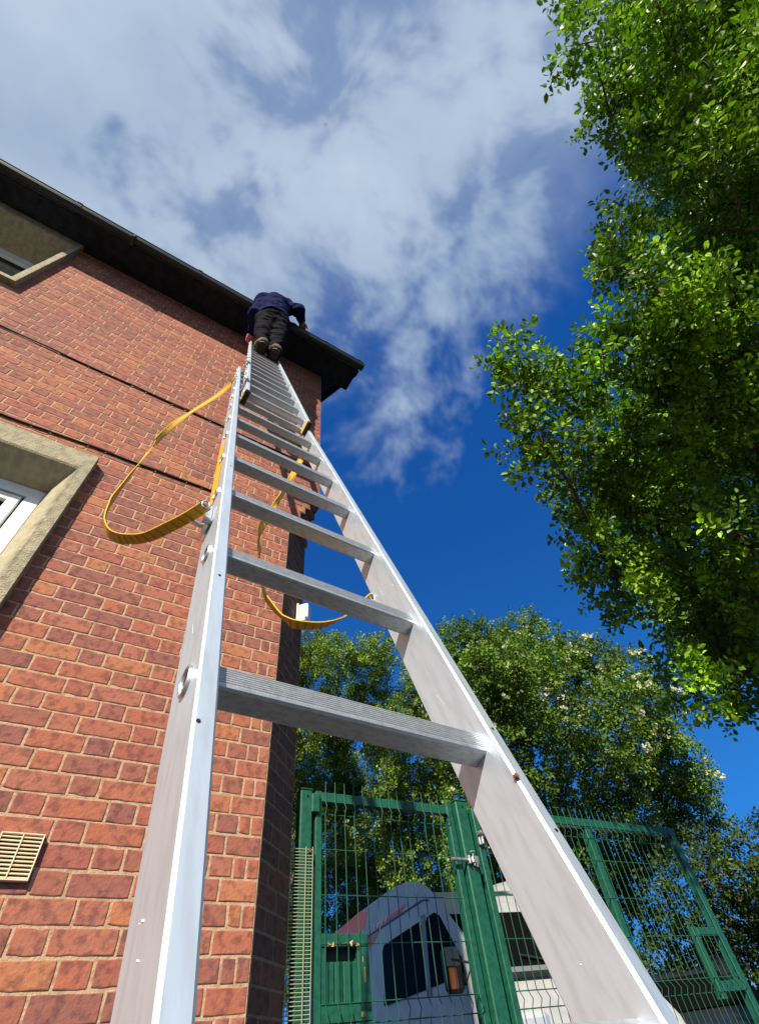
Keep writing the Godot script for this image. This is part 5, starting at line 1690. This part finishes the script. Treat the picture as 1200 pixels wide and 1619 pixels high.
# ---------------------------------------------------------------- sky
# Broken cloud that covers the zenith and thins out towards one side, over a clear blue sky
func sky_texture() -> ImageTexture:
	var w := 1536
	var h := 768
	var im := Image.create(w, h, false, Image.FORMAT_RGBF)
	var big := noise(2.1, 6, 5)
	big.fractal_gain = 0.56
	var fine := noise(8.0, 5, 9)
	fine.fractal_gain = 0.6
	var warp := noise(1.6, 3, 23)
	var broad := noise(1.0, 2, 17)
	for y in h:
		var th := PI * (y + 0.5) / h
		var up := cos(th)
		var rr := sin(th)
		for x in w:
			if up < -0.02:
				im.set_pixel(x, y, Color(0.07, 0.08, 0.085))
				continue
			var ph := TAU * (x + 0.5) / w
			var d := Vector3(sin(ph) * rr, up, -cos(ph) * rr)
			# clear sky: deep blue overhead, paler towards the horizon
			var lo := pow(1.0 - clampf(up, 0.0, 1.0), 2.4)
			var c := Color(0.0045, 0.050, 0.215).lerp(Color(0.022, 0.165, 0.50), clampf(lo * 1.5, 0.0, 1.0))
			c = c.lerp(Color(0.20, 0.33, 0.52), clampf((0.10 - up) * 7.0, 0.0, 0.8))
			var k := 1.0 / maxf(up, 0.06)
			var q := Vector2(d.x, d.z) * k
			var w3 := d * Vector3(1.0, 0.9, 1.15) + Vector3(warp.get_noise_3dv(d), warp.get_noise_3dv(d + Vector3(9, 0, 0)), warp.get_noise_3dv(d + Vector3(0, 9, 0))) * 0.09
			var cover := 1.0 - (q.x * 0.8 - q.y * 0.6) * 1.9
			cover = clampf(cover, -1.2, 0.8 + clampf(-q.x - 0.05, 0.0, 0.3))
			cover += broad.get_noise_3dv(w3) * 0.35
			var nf := fine.get_noise_3dv(w3)
			var n := big.get_noise_3dv(w3) * 1.15 + nf * 0.5
			var a := smoothstep(-0.05, 0.85, cover + n * 0.9)
			a = maxf(a, 0.56 * smoothstep(0.05, 0.7, cover + n * 0.3))
			a *= clampf((up - 0.05) * 6.0, 0.0, 1.0)
			# thicker cloud is greyer and paler; thin veils take the blue
			var shade := 0.5 + 0.5 * clampf(big.get_noise_3dv(w3 * 0.8 + Vector3(5, 0, 0)) * 1.3 + n * 0.6, -1.0, 1.0)
			var cl := Color(0.185, 0.255, 0.37).lerp(Color(0.335, 0.405, 0.49), clampf(shade + cover * 0.25 - 0.1, 0.0, 1.2))
			im.set_pixel(x, y, c.lerp(cl, a * 0.95))
	return ImageTexture.create_from_image(im)


func _ready() -> void:
	rng.seed = 1
	# camera, sky, sun, exposure
	var cam := Camera3D.new()
	cam.name = "camera"
	add_child(cam)
	var cr := Vector3(0.84633368, -0.08867628, 0.52521978)
	var cd := Vector3(0.35850569, -0.63443749, -0.68480854)
	var cf := Vector3(0.3939454, 0.76787081, -0.50515487)
	cam.transform = Transform3D(Basis(cr, -cd, -cf).orthonormalized(), k3(-0.8677, -0.1818, 2.2416))
	cam.fov = 95.0
	cam.near = 0.02
	cam.far = 600.0
	cam.current = true
	var env := Environment.new()
	var sm := PanoramaSkyMaterial.new()
	sm.panorama = sky_texture()
	var sky := Sky.new()
	sky.sky_material = sm
	env.background_mode = Environment.BG_SKY
	env.sky = sky
	env.tonemap_mode = Environment.TONE_MAPPER_LINEAR
	env.tonemap_exposure = 1.6
	env.sdfgi_enabled = true
	env.ssao_enabled = true
	env.ssil_enabled = true
	var we := WorldEnvironment.new()
	we.name = "environment"
	we.environment = env
	add_child(we)
	var sun := DirectionalLight3D.new()
	sun.name = "sun"
	add_child(sun)
	sun.look_at_from_position(Vector3.ZERO, -Vector3(-1.107, 1.15, 1.0), Vector3.UP)
	sun.light_energy = 1.6
	sun.light_color = Color(1.0, 0.955, 0.88)
	sun.light_angular_distance = 0.53
	sun.shadow_enabled = true

	materials()
	# setting
	var mb := MB.new()
	mb.quad(Vector3(-250, 0, 250), Vector3(250, 0, 250), Vector3(250, 0, -250), Vector3(-250, 0, -250))
	structure("ground", mb.mesh(), M.ground)
	build_house()
	build_gate()
	build_van()
	build_car()
	build_ladder()
	build_person()
	# trees
	var broad := [sprig(1, 13, 0.17, 0.066, 0.047), sprig(2, 11, 0.15, 0.058, 0.043), sprig(3, 15, 0.19, 0.052, 0.038)]
	var small := [sprig(4, 18, 0.24, 0.064, 0.052), sprig(5, 16, 0.21, 0.060, 0.050), sprig(6, 20, 0.26, 0.056, 0.046)]
	var flower := sprig(7, 4, 0.16, 0.04, 0.03, true)
	var near_leaf := leaf_material(0.75)
	var far_leaf := leaf_material(0.8)
	tree("broadleaf_tree", "large overhanging tree with broad bright green leaves filling the right side", "tree", Vector3(5.2, 0, 2.2), Vector3(4.7, 3.6, 2.1), [NEAR_CROWN, NEAR_CROWN_BACK, NEAR_CROWN_ADDED], 7.5, broad, near_leaf, Color(0.085, 0.18, 0.016), Color(0.42, 0.74, 0.034), 0.2, 50)
	tree("hawthorn_tree", "dense green hawthorn behind the van, nearest the house corner", "tree", Vector3(4.6, 0, -10.2), Vector3(4.5, 2.4, -10.1), [LEFT_HAWTHORN], 6.5, small, far_leaf, Color(0.11, 0.19, 0.024), Color(0.32, 0.46, 0.045), 0.14, 51)
	tree("hawthorn_tree", "hawthorn dotted with cream blossom, right of the ladder", "tree", Vector3(9.0, 0, -5.6), Vector3(8.7, 2.0, -5.3), [BLOSSOM_HAWTHORN], 5.0, small, far_leaf, Color(0.085, 0.165, 0.024), Color(0.22, 0.37, 0.045), 0.15, 52, flower)
	tree("tall_tree", "taller green tree whose two tops rise behind the blossoming hawthorn", "tree", Vector3(8.3, 0, -6.2), Vector3(8.2, 4.2, -6.0), [TALL_TREE], 5.0, small, far_leaf, Color(0.07, 0.14, 0.024), Color(0.17, 0.30, 0.04), 0.16, 53)
	tree("shaded_tree", "dark shaded tree with sky showing through, beyond the fence at lower right", "tree", Vector3(10.6, 0, -3.6), Vector3(10.5, 1.2, -3.5), [SHADED_TREE], 2.4, small, far_leaf, Color(0.04, 0.075, 0.018), Color(0.08, 0.13, 0.025), 0.16, 54)  # leaf tints darkened, so the shade is in the colour
